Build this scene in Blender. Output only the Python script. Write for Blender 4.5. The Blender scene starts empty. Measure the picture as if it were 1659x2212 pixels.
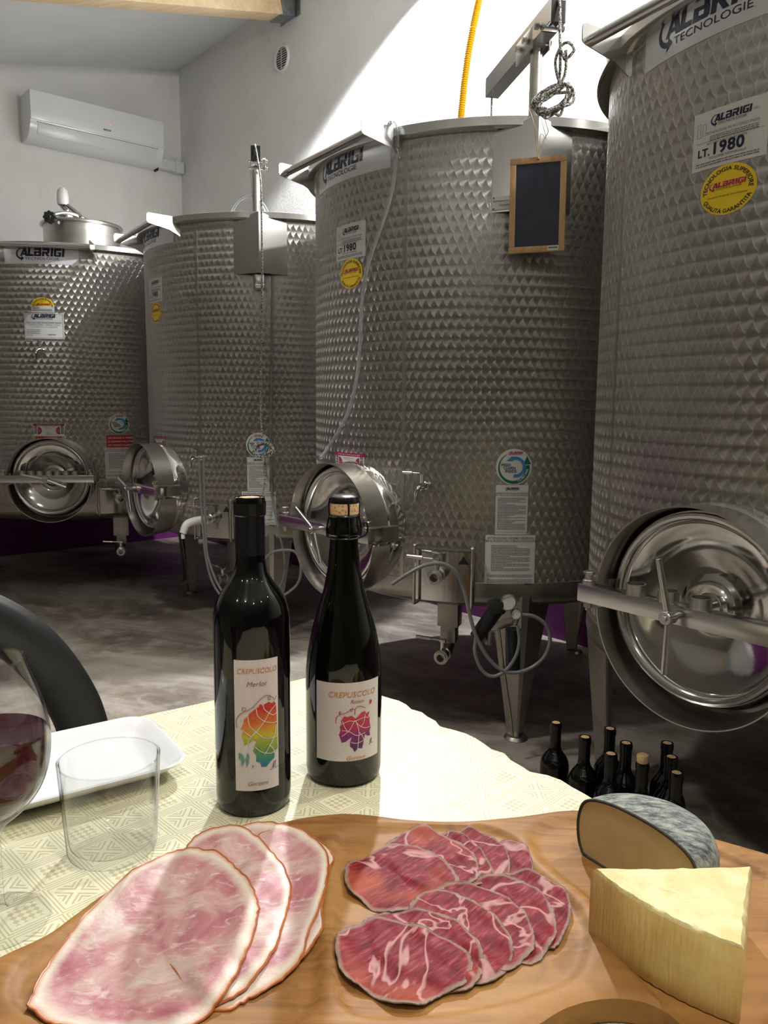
import bpy, bmesh, math, random
import numpy as np
from mathutils import Vector, Matrix
from mathutils.geometry import delaunay_2d_cdt
from math import pi, sin, cos, radians as rad, atan2, sqrt, degrees
random.seed(7)
S = bpy.context.scene
COL = S.collection

# ------------------------------------------------------------------ camera
F = 1700.0; PITCH = rad(7.776); ROLL = rad(.476); EZ = 1.10
CP, SP, CR, SR = cos(PITCH), sin(PITCH), cos(ROLL), sin(ROLL)
r0 = Vector((1, 0, 0)); u0 = Vector((0, SP, CP)); fw = Vector((0, CP, -SP))
rt = r0*CR + u0*SR; up = -r0*SR + u0*CR
cd = bpy.data.cameras.new('camera'); cam = bpy.data.objects.new('camera', cd); COL.objects.link(cam)
M3 = Matrix((rt, up, -fw)).transposed()
cam.matrix_world = Matrix.Translation((0, 0, EZ)) @ M3.to_4x4()
cd.sensor_fit = 'HORIZONTAL'; cd.sensor_width = 36; cd.lens = F/1659*36; cd.clip_start = .02
S.camera = cam

# ------------------------------------------------------------------ world, lights, exposure
w = bpy.data.worlds.new('world'); S.world = w; w.use_nodes = True
w.node_tree.nodes['Background'].inputs[0].default_value = (.9, .95, 1, 1)
w.node_tree.nodes['Background'].inputs[1].default_value = .02
S.view_settings.view_transform = 'Standard'; S.view_settings.look = 'None'
S.view_settings.gamma = 1; S.view_settings.exposure = 0.0; S.view_settings.use_curve_mapping = False
def light(name, typ, loc, power, color=(1, 1, 1), target=None, **k):
    d = bpy.data.lights.new(name, typ); d.energy = power; d.color = color
    for a, b in k.items(): setattr(d, a, b)
    o = bpy.data.objects.new(name, d); COL.objects.link(o); o.location = loc
    if target: o.rotation_euler = (Vector(target)-Vector(loc)).to_track_quat('-Z', 'Y').to_euler()
    return o
light('lamp_over_tanks', 'SPOT', (.028, 4.03, 3.36), 500, (.95, .975, 1), target=(.05, 3.92, 0), spot_size=rad(131), spot_blend=.14, shadow_soft_size=.05)
light('lamp_behind_tanks', 'POINT', (1.6, 1.7, 3.0), 108, (1, .98, .94), shadow_soft_size=.06)
light('overhead_fill_near', 'AREA', (.30, -.10, 2.72), 3.4, (1, .94, .84), target=(.05, .45, 0), shape='DISK', size=.20, spread=rad(75))  # unseen fill light added overhead to brighten the food
light('floor_fill_left', 'AREA', (-1.2, 1.7, 2.85), 17, (1, .96, .9), target=(-1.05, 2.1, 0), shape='DISK', size=.22, spread=rad(85))  # unseen fill light added to brighten the floor at left
for lx_, ly_, lz_, pw in ((-1.7, -.7, 2.50, 4), (-.55, -1.0, 2.48, 5), (.55, -1.15, 2.45, 5), (1.6, -.7, 2.62, 4), (-2.3, .5, 2.70, 4), (2.5, .45, 2.9, 4)):
    light('ceiling_bulb', 'POINT', (lx_, ly_, lz_), pw, (1, .95, .87), shadow_soft_size=.045)

# ------------------------------------------------------------------ survey helpers (pixel of the 1659x2212 photo -> point on a known plane)
def ray(u, v):
    a, b = u-829.5, v-1106.
    x = a*CR+b*SR; y = -a*SR+b*CR
    return (x/F, CP-y/F*SP, -SP-y/F*CP)
def atz(u, v, z):
    d = ray(u, v); t = (z-EZ)/d[2]; return (d[0]*t, d[1]*t, z)
def aty(u, v, y):
    d = ray(u, v); t = y/d[1]; return (d[0]*t, y, EZ+d[2]*t)
def onpl(u, v, n, c):
    d = ray(u, v); t = c/(n[0]*d[0]+n[1]*d[1]); return (d[0]*t, d[1]*t, EZ+d[2]*t)

# ------------------------------------------------------------------ materials
def mat(name, color=(.8, .8, .8), rough=.5, metal=0, **k):
    m = bpy.data.materials.new(name); m.use_nodes = True
    b = m.node_tree.nodes['Principled BSDF']
    b.inputs['Base Color'].default_value = (*color, 1); b.inputs['Roughness'].default_value = rough
    b.inputs['Metallic'].default_value = metal
    for a, v in k.items():
        b.inputs[a.replace('_', ' ')].default_value = v
    return m
class NT:
    def __init__(s, m): s.m = m; s.t = m.node_tree; s.b = s.t.nodes['Principled BSDF']
    def n(s, typ, **k):
        x = s.t.nodes.new(typ)
        for a, v in k.items(): setattr(x, a, v)
        return x
    def l(s, a, b): s.t.links.new(a, b)
    def put(s, inp, v):
        if isinstance(v, (int, float)): inp.default_value = v
        elif isinstance(v, (tuple, list)): inp.default_value = v
        else: s.l(v, inp)
    def m_(s, op, a, b=None, c=None):
        x = s.n('ShaderNodeMath', operation=op); s.put(x.inputs[0], a)
        if b is not None: s.put(x.inputs[1], b)
        if c is not None: s.put(x.inputs[2], c)
        return x.outputs[0]
    def obj(s): return s.n('ShaderNodeTexCoord').outputs['Object']
    def mapping(s, vec, scale=(1, 1, 1), rot=(0, 0, 0), loc=(0, 0, 0)):
        x = s.n('ShaderNodeMapping'); s.l(vec, x.inputs[0])
        x.inputs['Scale'].default_value = scale; x.inputs['Rotation'].default_value = rot; x.inputs['Location'].default_value = loc
        return x.outputs[0]
    def noise(s, vec, scale=5, detail=4, rough=.5, dist=0):
        x = s.n('ShaderNodeTexNoise'); s.l(vec, x.inputs['Vector'])
        x.inputs['Scale'].default_value = scale; x.inputs['Detail'].default_value = detail
        x.inputs['Roughness'].default_value = rough; x.inputs['Distortion'].default_value = dist
        return x.outputs['Fac']
    def ramp(s, fac, stops, interp='LINEAR'):
        x = s.n('ShaderNodeValToRGB'); s.l(fac, x.inputs[0]); e = x.color_ramp.elements; x.color_ramp.interpolation = interp
        while len(e) < len(stops): e.new(.5)
        for q, (p, c) in zip(e, stops):
            q.position = p; q.color = (*c, 1) if len(c) == 3 else c
        return x.outputs[0]
    def mix(s, fac, a, b, blend='MIX'):
        x = s.n('ShaderNodeMix', data_type='RGBA', blend_type=blend)
        s.put(x.inputs[0], fac)
        for i, v in ((6, a), (7, b)):
            if isinstance(v, tuple) and len(v) == 3: v = (*v, 1)
            s.put(x.inputs[i], v)
        return x.outputs[2]
    def bump(s, h, strength=.3, dist=.002):
        x = s.n('ShaderNodeBump'); s.l(h, x.inputs['Height']); x.inputs['Strength'].default_value = strength
        x.inputs['Distance'].default_value = dist; s.l(x.outputs[0], s.b.inputs['Normal']); return x
    def color(s, c): s.l(c, s.b.inputs['Base Color'])
    def rough(s, c): s.l(c, s.b.inputs['Roughness'])

def noisy(name, c1, c2, scale, rough=.5, metal=0, bump=0, bdist=.001, stretch=(1, 1, 1), lo=.35, hi=.65, **k):
    m = mat(name, c1, rough, metal, **k); t = NT(m); v = t.mapping(t.obj(), stretch)
    f = t.noise(v, scale, 6, .6); t.color(t.ramp(f, [(lo, c1), (hi, c2)]))
    if bump: t.bump(t.noise(v, scale*3, 6, .65), bump, bdist)
    return m

def perlage(name, base):
    m = mat(name, base, .40, 1); t = NT(m)
    sep = t.n('ShaderNodeSeparateXYZ'); t.l(t.obj(), sep.inputs[0])
    X, Y, Z = sep.outputs
    ang = t.m_('ARCTAN2', Y, X)
    U = t.m_('MULTIPLY', ang, .65)
    c, h, r = .0136, .062, .0365
    def par(off, dyoff):
        yy = t.m_('ADD', Z, dyoff)
        fr = t.m_('SUBTRACT', yy, t.m_('MULTIPLY', t.m_('ROUND', t.m_('DIVIDE', yy, h)), h))   # signed distance to row centre
        hc = t.m_('SQRT', t.m_('SUBTRACT', r*r, t.m_('MULTIPLY', fr, fr)))
        q = t.m_('FLOOR', t.m_('DIVIDE', t.m_('SUBTRACT', t.m_('ADD', U, hc), off), 2*c))
        cx = t.m_('ADD', t.m_('MULTIPLY', q, 2*c), off)
        return cx, fr
    ce, fe = par(0, 0); co, fo = par(c, h/2)
    g = t.m_('GREATER_THAN', ce, co)
    cx = t.m_('ADD', t.m_('MULTIPLY', g, ce), t.m_('MULTIPLY', t.m_('SUBTRACT', 1, g), co))
    dy = t.m_('ADD', t.m_('MULTIPLY', g, fe), t.m_('MULTIPLY', t.m_('SUBTRACT', 1, g), fo))
    dx = t.m_('SUBTRACT', U, cx)
    # circular brushing: micro-normals spread along the radial direction (dx, dy) in (e_phi, e_z)
    sa, ca = t.m_('SINE', ang), t.m_('COSINE', ang)
    nd = dx
    cmb = t.n('ShaderNodeCombineXYZ')
    t.l(t.m_('MULTIPLY', nd, t.m_('MULTIPLY', sa, -1)), cmb.inputs[0]); t.l(t.m_('MULTIPLY', nd, ca), cmb.inputs[1]); t.l(dy, cmb.inputs[2])
    vt = t.n('ShaderNodeVectorTransform', vector_type='VECTOR', convert_from='OBJECT', convert_to='WORLD'); t.l(cmb.outputs[0], vt.inputs[0])
    nm = t.n('ShaderNodeVectorMath', operation='NORMALIZE'); t.l(vt.outputs[0], nm.inputs[0])
    t.l(nm.outputs[0], t.b.inputs['Tangent'])
    t.b.inputs['Anisotropic'].default_value = .93
    # each swirl is slightly dished: radial height profile
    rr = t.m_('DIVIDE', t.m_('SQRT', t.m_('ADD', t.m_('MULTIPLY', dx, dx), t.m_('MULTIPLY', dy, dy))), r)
    wn = t.n('ShaderNodeTexWhiteNoise', noise_dimensions='2D')
    cb2 = t.n('ShaderNodeCombineXYZ'); t.l(t.m_('MULTIPLY', t.m_('ROUND', t.m_('DIVIDE', cx, c)), 1.37), cb2.inputs[0]); t.l(t.m_('ROUND', t.m_('DIVIDE', t.m_('SUBTRACT', Z, dy), h/2)), cb2.inputs[1])
    t.l(cb2.outputs[0], wn.inputs['Vector'])
    ht = t.m_('MULTIPLY', t.m_('POWER', rr, 3), .34)
    rings = t.m_('MULTIPLY', t.m_('SINE', t.m_('MULTIPLY', rr, 60)), .012)
    big = t.noise(t.mapping(t.obj(), (2.2, 2.2, .8)), 1.5, 2)
    t.bump(t.m_('ADD', t.m_('ADD', ht, rings), t.m_('MULTIPLY', big, 1.0)), .36, .0017)
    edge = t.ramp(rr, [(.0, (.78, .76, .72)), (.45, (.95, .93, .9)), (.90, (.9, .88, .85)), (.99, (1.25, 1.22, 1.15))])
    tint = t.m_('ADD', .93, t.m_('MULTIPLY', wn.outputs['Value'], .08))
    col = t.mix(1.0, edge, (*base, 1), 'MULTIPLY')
    cc = t.n('ShaderNodeCombineXYZ')
    for i in range(3): t.l(tint, cc.inputs[i])
    t.color(t.mix(1.0, col, cc.outputs[0], 'MULTIPLY'))
    t.rough(.30) if 0 else None
    return m

M = {}
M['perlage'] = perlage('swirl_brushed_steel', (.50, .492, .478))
M['steel'] = noisy('brushed_steel', (.50, .48, .45), (.58, .56, .52), 9, .30, 1, .15, .0006, (1, 1, 6))
M['polish'] = noisy('polished_steel', (.58, .57, .55), (.64, .63, .61), 5, .10, 1, .10, .002)
M['rimsteel'] = noisy('rim_steel', (.60, .595, .58), (.66, .655, .64), 8, .22, 1)
M['dull'] = noisy('dull_steel', (.34, .32, .29), (.44, .42, .38), 12, .38, 1, .1, .0005)
M['dark'] = mat('black_plastic', (.012, .012, .013), .35)
M['rubber'] = mat('black_rubber', (.02, .02, .02), .7)
M['white_pl'] = mat('white_plastic', (.80, .80, .78), .35)
M['gauge'] = mat('gauge_face', (.75, .75, .72), .2)
M['paper'] = mat('white_sticker', (.62, .62, .60), .45)
M['silver'] = noisy('silver_label', (.60, .61, .62), (.70, .71, .72), 6, .32, .35)
M['navy'] = mat('navy_print', (.012, .014, .045), .4)
M['greyprint'] = mat('grey_print', (.16, .16, .16), .5)
M['yellow'] = mat('yellow_sticker', (.85, .60, .02), .4)
M['magenta'] = mat('magenta_print', (.42, .01, .10), .4)
M['redsign'] = mat('red_sticker', (.42, .015, .015), .4)
M['wine_print'] = mat('burgundy_print', (.30, .01, .07), .4)
M['green'] = mat('green_print', (.0, .14, .06), .4)
M['blue'] = mat('blue_print', (.04, .22, .52), .4)
M['whiteprint'] = mat('white_print', (.75, .72, .70), .5)
M['slate'] = noisy('slate', (.014, .022, .038), (.024, .034, .055), 25, .55, 0, .1)
m = mat('clear_tube', (.75, .78, .80), .12, 0, Transmission_Weight=.75, IOR=1.4); M['tube'] = m
M['greytube'] = mat('grey_tube', (.30, .30, .30), .25, 0, Transmission_Weight=.35, IOR=1.4)
def ropemat():
    m = mat('flecked_rope', (.5, .48, .44), .8); t = NT(m)
    v = t.mapping(t.obj(), (1, 1, 1)); f = t.noise(v, 260, 2, .6)
    t.color(t.ramp(f, [(.47, (.62, .60, .54)), (.53, (.05, .05, .05))])); return m
M['rope'] = ropemat()
M['twine'] = noisy('twine', (.45, .33, .18), (.6, .48, .3), 300, .9)
M['hoseyel'] = mat('yellow_conduit', (.95, .55, .01), .4)
def plaster():
    m = mat('white_plaster', (.76, .755, .735), .9); t = NT(m); o = t.obj()
    f = t.noise(o, 1.6, 6, .6); g = t.noise(t.mapping(o, (3, 3, 1)), 5, 6, .7)
    a = t.ramp(f, [(.3, (.70, .69, .665)), (.65, (.80, .795, .78))])
    t.color(t.mix(t.ramp(g, [(.60, (0, 0, 0)), (.80, (.35, .35, .35))]), a, (.52, .50, .46)))
    b = t.m_('ADD', t.noise(o, 55, 5, .7), t.m_('MULTIPLY', t.noise(o, 9, 4, .6), 1.2))
    t.bump(b, .45, .006); return m
M['plaster'] = plaster()
M['ceiling'] = noisy('ceiling_paint', (.70, .70, .69), (.75, .75, .74), 3, .9)
M['purple'] = noisy('purple_wall_paint', (.11, .007, .11), (.16, .012, .15), 6, .6, 0, .5, .004)
def concrete():
    m = mat('concrete_floor', (.2, .17, .14), .6); t = NT(m); o = t.mapping(t.obj(), (1, 1, 1), (0, 0, .5))
    a = t.noise(t.mapping(o, (.55, 1.2, 1)), 2.2, 10, .68, .6); b = t.noise(o, 9, 8, .7, .4); c = t.noise(o, 60, 4, .6)
    col = t.ramp(a, [(.32, (.075, .060, .048)), (.46, (.20, .165, .13)), (.55, (.32, .275, .23)), (.70, (.46, .43, .395))])
    col = t.mix(t.ramp(b, [(.50, (0, 0, 0)), (.70, (.5, .5, .5))]), col, (.50, .48, .45))
    col = t.mix(t.m_('MULTIPLY', c, .25), col, (.08, .07, .06))
    t.color(col); t.rough(t.ramp(b, [(.3, (.42,)*3), (.7, (.7,)*3)])); t.bump(t.m_('ADD', b, t.m_('MULTIPLY', c, .4)), .25, .004); return m
M['floor'] = concrete()
def wood(name, c1, c2, c3, axis=0, sc=1, rough=.5, coat=0):
    m = mat(name, c1, rough, 0, Coat_Weight=coat, Coat_Roughness=.3); t = NT(m); o = t.obj()
    st = [1, 1, 1]; st = [9*sc]*3; st[axis] = .9*sc
    v = t.mapping(o, tuple(st)); a = t.noise(v, 2.2, 8, .62, 1.2); b = t.noise(o, 5*sc, 5, .6)
    g = t.noise(t.mapping(o, tuple(x*7 for x in st)), 2, 4, .6)
    col = t.ramp(a, [(.30, c1), (.5, c2), (.7, c3)])
    col = t.mix(t.ramp(b, [(.35, (.0,)*3), (.75, (.55,)*3)]), col, c1)
    col = t.mix(t.m_('MULTIPLY', t.ramp(g, [(.55, (0, 0, 0)), (.75, (1, 1, 1))]), .25), col, tuple(x*.35 for x in c1))
    t.color(col); t.bump(t.m_('ADD', a, g), .12, .0008); return m
M['board'] = wood('board_wood', (.16, .062, .014), (.30, .135, .034), (.40, .21, .066), 0, 3.0, .55, 0)
M['board'].node_tree.nodes['Principled BSDF'].inputs['Specular IOR Level'].default_value = .3
def spots():
    t = NT(M['board']); old = t.b.inputs['Base Color'].links[0].from_socket; f = t.noise(t.obj(), 34, 5, .65, .5)
    old = t.mix(t.ramp(f, [(.58, (0, 0, 0)), (.72, (.65,)*3)]), old, (.10, .055, .022)); g = t.noise(t.obj(), 9, 3, .5); t.color(t.mix(t.ramp(g, [(.4, (0, 0, 0)), (.65, (.45,)*3)]), old, (.42, .215, .060)))
spots()
def pine():
    m = wood('pine_beam', (.62, .42, .22), (.76, .58, .36), (.84, .70, .48), 0, .8, .7); t = NT(m)
    vo = t.n('ShaderNodeTexVoronoi', feature='F1'); t.l(t.mapping(t.obj(), (.9, 2.5, 2.5)), vo.inputs['Vector']); vo.inputs['Scale'].default_value = 3.2
    old = t.b.inputs['Base Color'].links[0].from_socket
    k = t.ramp(vo.outputs['Distance'], [(.05, (1, 1, 1)), (.09, (0, 0, 0))])
    t.color(t.mix(k, old, (.30, .14, .05))); return m
M['pine'] = pine()
M['frame'] = wood('slate_frame_wood', (.42, .24, .10), (.55, .34, .16), (.62, .42, .22), 2, 2, .55)
M['galv'] = noisy('galvanised_steel', (.25, .28, .31), (.40, .43, .46), 30, .4, 1)
def cloth():
    m = mat('damask_cloth', (.80, .76, .55), .5, 0, Sheen_Weight=.1); t = NT(m); o = t.obj()
    s = .058
    v = t.mapping(o, (1/s, 1/s, 1/s)); sp = t.n('ShaderNodeSeparateXYZ'); t.l(v, sp.inputs[0])
    def tri(x): return t.m_('ABSOLUTE', t.m_('SUBTRACT', t.m_('FRACT', x), .5))   # 0 at tile centre .5 at border
    ax, ay = tri(sp.outputs[0]), tri(sp.outputs[1])
    d = t.m_('ADD', ax, ay)
    # checker diamonds at tile centre
    q = t.m_('ADD', t.m_('FLOOR', t.m_('MULTIPLY', sp.outputs[0], 14)), t.m_('FLOOR', t.m_('MULTIPLY', sp.outputs[1], 14)))
    chk = t.m_('LESS_THAN', t.m_('FRACT', t.m_('MULTIPLY', q, .5)), .25)
    dia = t.m_('MULTIPLY', t.m_('LESS_THAN', d, .27), chk)
    # pinstripe lines running diagonally and round the tile
    st1 = t.m_('LESS_THAN', t.m_('FRACT', t.m_('MULTIPLY', d, 14)), .42)
    band = t.m_('MULTIPLY', t.m_('MULTIPLY', t.m_('GREATER_THAN', d, .34), t.m_('LESS_THAN', d, .60)), st1)
    st2 = t.m_('LESS_THAN', t.m_('FRACT', t.m_('MULTIPLY', t.m_('MAXIMUM', ax, ay), 16)), .5)
    crn = t.m_('MULTIPLY', t.m_('MULTIPLY', t.m_('GREATER_THAN', d, .66), st2), t.m_('GREATER_THAN', t.m_('MINIMUM', ax, ay), .2))
    f = t.m_('MINIMUM', t.m_('ADD', t.m_('ADD', dia, band), crn), 1)
    t.color(t.mix(t.m_('MULTIPLY', f, .85), (.73, .695, .50), (.49, .45, .245)))
    t.rough(t.m_('SUBTRACT', .42, t.m_('MULTIPLY', f, .12)))
    t.bump(t.m_('ADD', t.noise(o, 14, 3, .5), t.m_('MULTIPLY', f, .05)), .25, .004); return m
M['cloth'] = cloth()
M['china'] = mat('white_china', (.80, .81, .82), .12, 0, Coat_Weight=.4)
def glassm(name, color=(1, 1, 1), ior=1.5):
    m = bpy.data.materials.new(name); m.use_nodes = True; nt = m.node_tree
    b = nt.nodes['Principled BSDF']; b.inputs['Base Color'].default_value = (*color, 1); b.inputs['Roughness'].default_value = 0
    b.inputs['Transmission Weight'].default_value = 1; b.inputs['IOR'].default_value = ior
    return m
def thinglass(name):
    m = bpy.data.materials.new(name); m.use_nodes = True; nt_ = m.node_tree; nt_.nodes.clear()
    o = nt_.nodes.new('ShaderNodeOutputMaterial'); mx = nt_.nodes.new('ShaderNodeMixShader'); tr = nt_.nodes.new('ShaderNodeBsdfTransparent'); gl = nt_.nodes.new('ShaderNodeBsdfGlossy')
    fr = nt_.nodes.new('ShaderNodeFresnel'); fr.inputs[0].default_value = 1.5; gl.inputs['Roughness'].default_value = .015
    lw = nt_.nodes.new('ShaderNodeLayerWeight'); lw.inputs[0].default_value = .5; rp = nt_.nodes.new('ShaderNodeValToRGB'); e = rp.color_ramp.elements
    e[0].position = .72; e[0].color = (.97, .975, .975, 1); e[1].position = .90; e[1].color = (.02, .022, .022, 1)
    L = nt_.links.new; ge = nt_.nodes.new('ShaderNodeNewGeometry'); mm = nt_.nodes.new('ShaderNodeMath'); mm.operation = 'MULTIPLY_ADD'; L(ge.outputs['Backfacing'], mm.inputs[0]); mm.inputs[1].default_value = 1/1.5-1.5; mm.inputs[2].default_value = 1.5; L(mm.outputs[0], fr.inputs[0])
    L(lw.outputs['Facing'], rp.inputs[0]); L(rp.outputs[0], tr.inputs[0]); L(fr.outputs[0], mx.inputs[0]); L(tr.outputs[0], mx.inputs[1]); L(gl.outputs[0], mx.inputs[2]); L(mx.outputs[0], o.inputs[0]); return m
M['glass'] = thinglass('clear_glass')
M['bottle'] = mat('dark_bottle_glass', (.0015, .002, .0018), .04, 0)
M['bottle_green'] = mat('dark_green_bottle_glass', (.0018, .003, .001), .04, 0)
M['capsule'] = mat('black_foil_capsule', (.006, .006, .007), .22)
M['wine'] = mat('red_wine', (.030, .001, .006), .03, 0, Transmission_Weight=.10, IOR=1.34)
def corkm():
    m = mat('cork', (.55, .36, .18), .8); t = NT(m); o = t.obj()
    vo = t.n('ShaderNodeTexVoronoi'); t.l(o, vo.inputs['Vector']); vo.inputs['Scale'].default_value = 330
    t.color(t.ramp(vo.outputs['Distance'], [(.1, (.25, .12, .05)), (.4, (.62, .40, .19)), (.8, (.72, .52, .29))])); return m
M['cork'] = corkm()
M['label'] = noisy('textured_label_paper', (.66, .61, .58), (.72, .67, .64), 400, .7, 0, .2, .0003)
M['copper'] = mat('copper_print', (.60, .27, .09), .4, .3)
M['brownprint'] = mat('brown_print', (.30, .14, .08), .5)
def leafgrad(name, stops, axis, lo, hi):
    m = mat(name, (1, 0, 0), .6); t = NT(m); sp = t.n('ShaderNodeSeparateXYZ'); t.l(t.obj(), sp.inputs[0])
    mr = t.n('ShaderNodeMapRange'); t.l(sp.outputs[axis], mr.inputs[0]); mr.inputs[1].default_value = lo; mr.inputs[2].default_value = hi
    nz = t.noise(t.obj(), 130, 3, .6)
    f = t.m_('ADD', mr.outputs[0], t.m_('MULTIPLY', t.m_('SUBTRACT', nz, .5), .35))
    t.color(t.ramp(f, stops)); return m
M['leaf1'] = leafgrad('watercolour_rainbow', [(0, (.03, .12, .35)), (.22, (.03, .24, .28)), (.40, (.12, .33, .06)), (.62, (.55, .52, .05)), (.80, (.70, .20, .04)), (1, (.55, .04, .03))], 2, .042, .108)
M['leaf2'] = leafgrad('watercolour_purple_red', [(0, (.08, .02, .12)), (.35, (.22, .02, .16)), (.6, (.45, .03, .10)), (1, (.62, .05, .05))], 2, .044, .082)
M['butterfly'] = mat('butterfly_print', (.12, .35, .30), .6)
def ham():
    m = mat('cooked_ham', (.75, .5, .48), .48, 0, Subsurface_Weight=.12, Subsurface_Radius=(.01, .004, .003), Subsurface_Scale=.5, Coat_Weight=.08, Coat_Roughness=.3); t = NT(m); o = t.obj()
    a = t.noise(o, 22, 6, .62, .7); b = t.noise(t.mapping(o, (1, 2.2, 1), (0, 0, .7)), 60, 5, .65, .8)
    at = t.n('ShaderNodeAttribute', attribute_name='edge').outputs['Fac']
    pink = t.ramp(a, [(.30, (.30, .07, .10)), (.43, (.43, .17, .18)), (.54, (.50, .31, .28)), (.66, (.57, .46, .40))])
    pink = t.mix(t.m_('MULTIPLY', t.ramp(b, [(.55, (0, 0, 0)), (.70, (1, 1, 1))]), .5), pink, (.75, .64, .60))
    e = t.m_('ADD', at, t.m_('MULTIPLY', t.m_('SUBTRACT', b, .5), .10))
    fat = t.ramp(e, [(0, (1, 1, 1)), (.07, (.9, .9, .9)), (.16, (0, 0, 0))])
    col = t.mix(fat, pink, (.64, .56, .46))
    col = t.mix(t.ramp(at, [(0, (1, 1, 1)), (.05, (0, 0, 0))]), col, (.50, .18, .06))
    t.color(col); t.bump(t.m_('ADD', b, a), .35, .0015); return m
M['ham'] = ham()
M['rind'] = noisy('ham_rind', (.30, .07, .015), (.45, .15, .04), 60, .4)
def coppa():
    m = mat('cured_pork', (.3, .03, .05), .5, 0, Subsurface_Weight=.08, Subsurface_Radius=(.008, .002, .002), Subsurface_Scale=.5, Coat_Weight=0); t = NT(m); o = t.obj()
    oi = t.n('ShaderNodeObjectInfo').outputs['Random']
    v = t.mapping(t.mapping(o, (1, 1, 1), (0, 0, rad(-42))), (1.0, 6.5, 1))
    fib = t.noise(v, 46, 6, .7, .3)
    cx = t.n('ShaderNodeCombineXYZ'); t.l(t.m_('MULTIPLY', oi, 3), cx.inputs[2])
    ad = t.n('ShaderNodeVectorMath', operation='ADD'); t.l(o, ad.inputs[0]); t.l(cx.outputs[0], ad.inputs[1])
    nz = t.noise(ad.outputs[0], 24, 4, .6, 1.4)
    at = t.n('ShaderNodeAttribute', attribute_name='edge').outputs['Fac']
    meat = t.ramp(fib, [(.30, (.060, .001, .003)), (.44, (.13, .002, .007)), (.56, (.21, .008, .015)), (.70, (.34, .06, .07))])
    warm = t.ramp(t.noise(ad.outputs[0], 14, 2, .5), [(.56, (0, 0, 0)), (.68, (1, 1, 1))])
    meat = t.mix(t.m_('MULTIPLY', warm, .7), meat, (.36, .07, .025))
    vz = t.noise(ad.outputs[0], 13, 3, .55, .9); vein = t.m_('ABSOLUTE', t.m_('SUBTRACT', vz, .5))
    vm = t.ramp(vein, [(.0, (1, 1, 1)), (.008, (.85, .85, .85)), (.022, (0, 0, 0))])
    col = t.mix(t.m_('MULTIPLY', vm, .75), meat, (.52, .29, .26))
    e = t.m_('ADD', at, t.m_('MULTIPLY', t.m_('SUBTRACT', nz, .5), .2))
    col = t.mix(t.ramp(e, [(.0, (.9, .9, .9)), (.035, (.8, .8, .8)), (.08, (0, 0, 0))]), col, (.28, .17, .13))
    t.color(col); t.bump(fib, .45, .0012); t.rough(t.ramp(fib, [(.3, (.62,)*3), (.7, (.45,)*3)])); return m
M['coppa'] = coppa(); M['coppa'].node_tree.nodes['Principled BSDF'].inputs['Specular IOR Level'].default_value = .18
M['coppa_edge'] = noisy('cured_edge', (.05, .035, .03), (.30, .20, .14), 200, .6)
def pecorino(name, c1, c2, bs):
    m = mat(name, c1, .5, 0, Subsurface_Weight=.1, Subsurface_Radius=(.01, .006, .003), Subsurface_Scale=.6); t = NT(m); o = t.obj()
    a = t.noise(o, 40, 6, .65); t.color(t.ramp(a, [(.35, c1), (.62, c2)])); t.bump(t.m_('ADD', a, t.noise(o, 200, 3, .6)), bs, .0015); return m
M['pec'] = pecorino('pecorino_paste', (.60, .47, .19), (.72, .62, .34), .8)
def pecrind():
    m = mat('basket_rind', (.6, .4, .1), .5); t = NT(m); o = t.obj()
    wv = t.noise(t.mapping(o, (1, 1, .12)), 330, 3, .5)
    a = t.noise(o, 30, 5, .6)
    t.color(t.mix(t.m_('MULTIPLY', wv, .35), t.ramp(a, [(.3, (.55, .34, .08)), (.7, (.74, .55, .20))]), (.80, .68, .36)))
    t.bump(wv, .6, .0015); return m
M['pecrind'] = pecrind()
M['toma'] = pecorino('toma_paste', (.52, .40, .20), (.58, .46, .25), .08)
def tomarind():
    m = mat('grey_mould_rind', (.2, .22, .2), .8); t = NT(m); o = t.obj()
    a = t.noise(t.mapping(o, (1, 2.6, 1), (0, 0, .4)), 75, 6, .75); b = t.noise(o, 22, 5, .6)
    c = t.ramp(a, [(.36, (.015, .017, .018)), (.45, (.11, .125, .12)), (.54, (.25, .27, .24)), (.66, (.42, .40, .30))])
    t.color(t.mix(t.ramp(b, [(.4, (0, 0, 0)), (.7, (.22,)*3)]), c, (.20, .235, .235))); t.bump(t.m_('ADD', a, b), .7, .003); return m
M['tomarind'] = tomarind()
M['tomaedge'] = noisy('dark_rind_edge', (.02, .016, .012), (.06, .045, .03), 150, .8)
M['chair'] = noisy('matt_black_plastic', (.010, .011, .012), (.014, .015, .016), 90, .42, 0, .05)
M['ac'] = mat('glossy_white_plastic', (.74, .75, .76), .12)
M['ac2'] = mat('white_plastic_flap', (.66, .67, .68), .25)
M['gap_shade'] = mat('painted_gap_shade', (.03, .03, .03), .8)  # near-black colour standing in for shade in vent and flap gap
M['ventgrille'] = mat('vent_grille', (.55, .54, .52), .6)
M['led'] = mat('red_led', (.8, .05, .05), .4)
M['led'].node_tree.nodes['Principled BSDF'].inputs['Emission Color'].default_value = (1, .05, .05, 1)
M['led'].node_tree.nodes['Principled BSDF'].inputs['Emission Strength'].default_value = 3
M['cyl_green'] = mat('dark_green_cylinder', (.006, .02, .022), .35)

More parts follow.
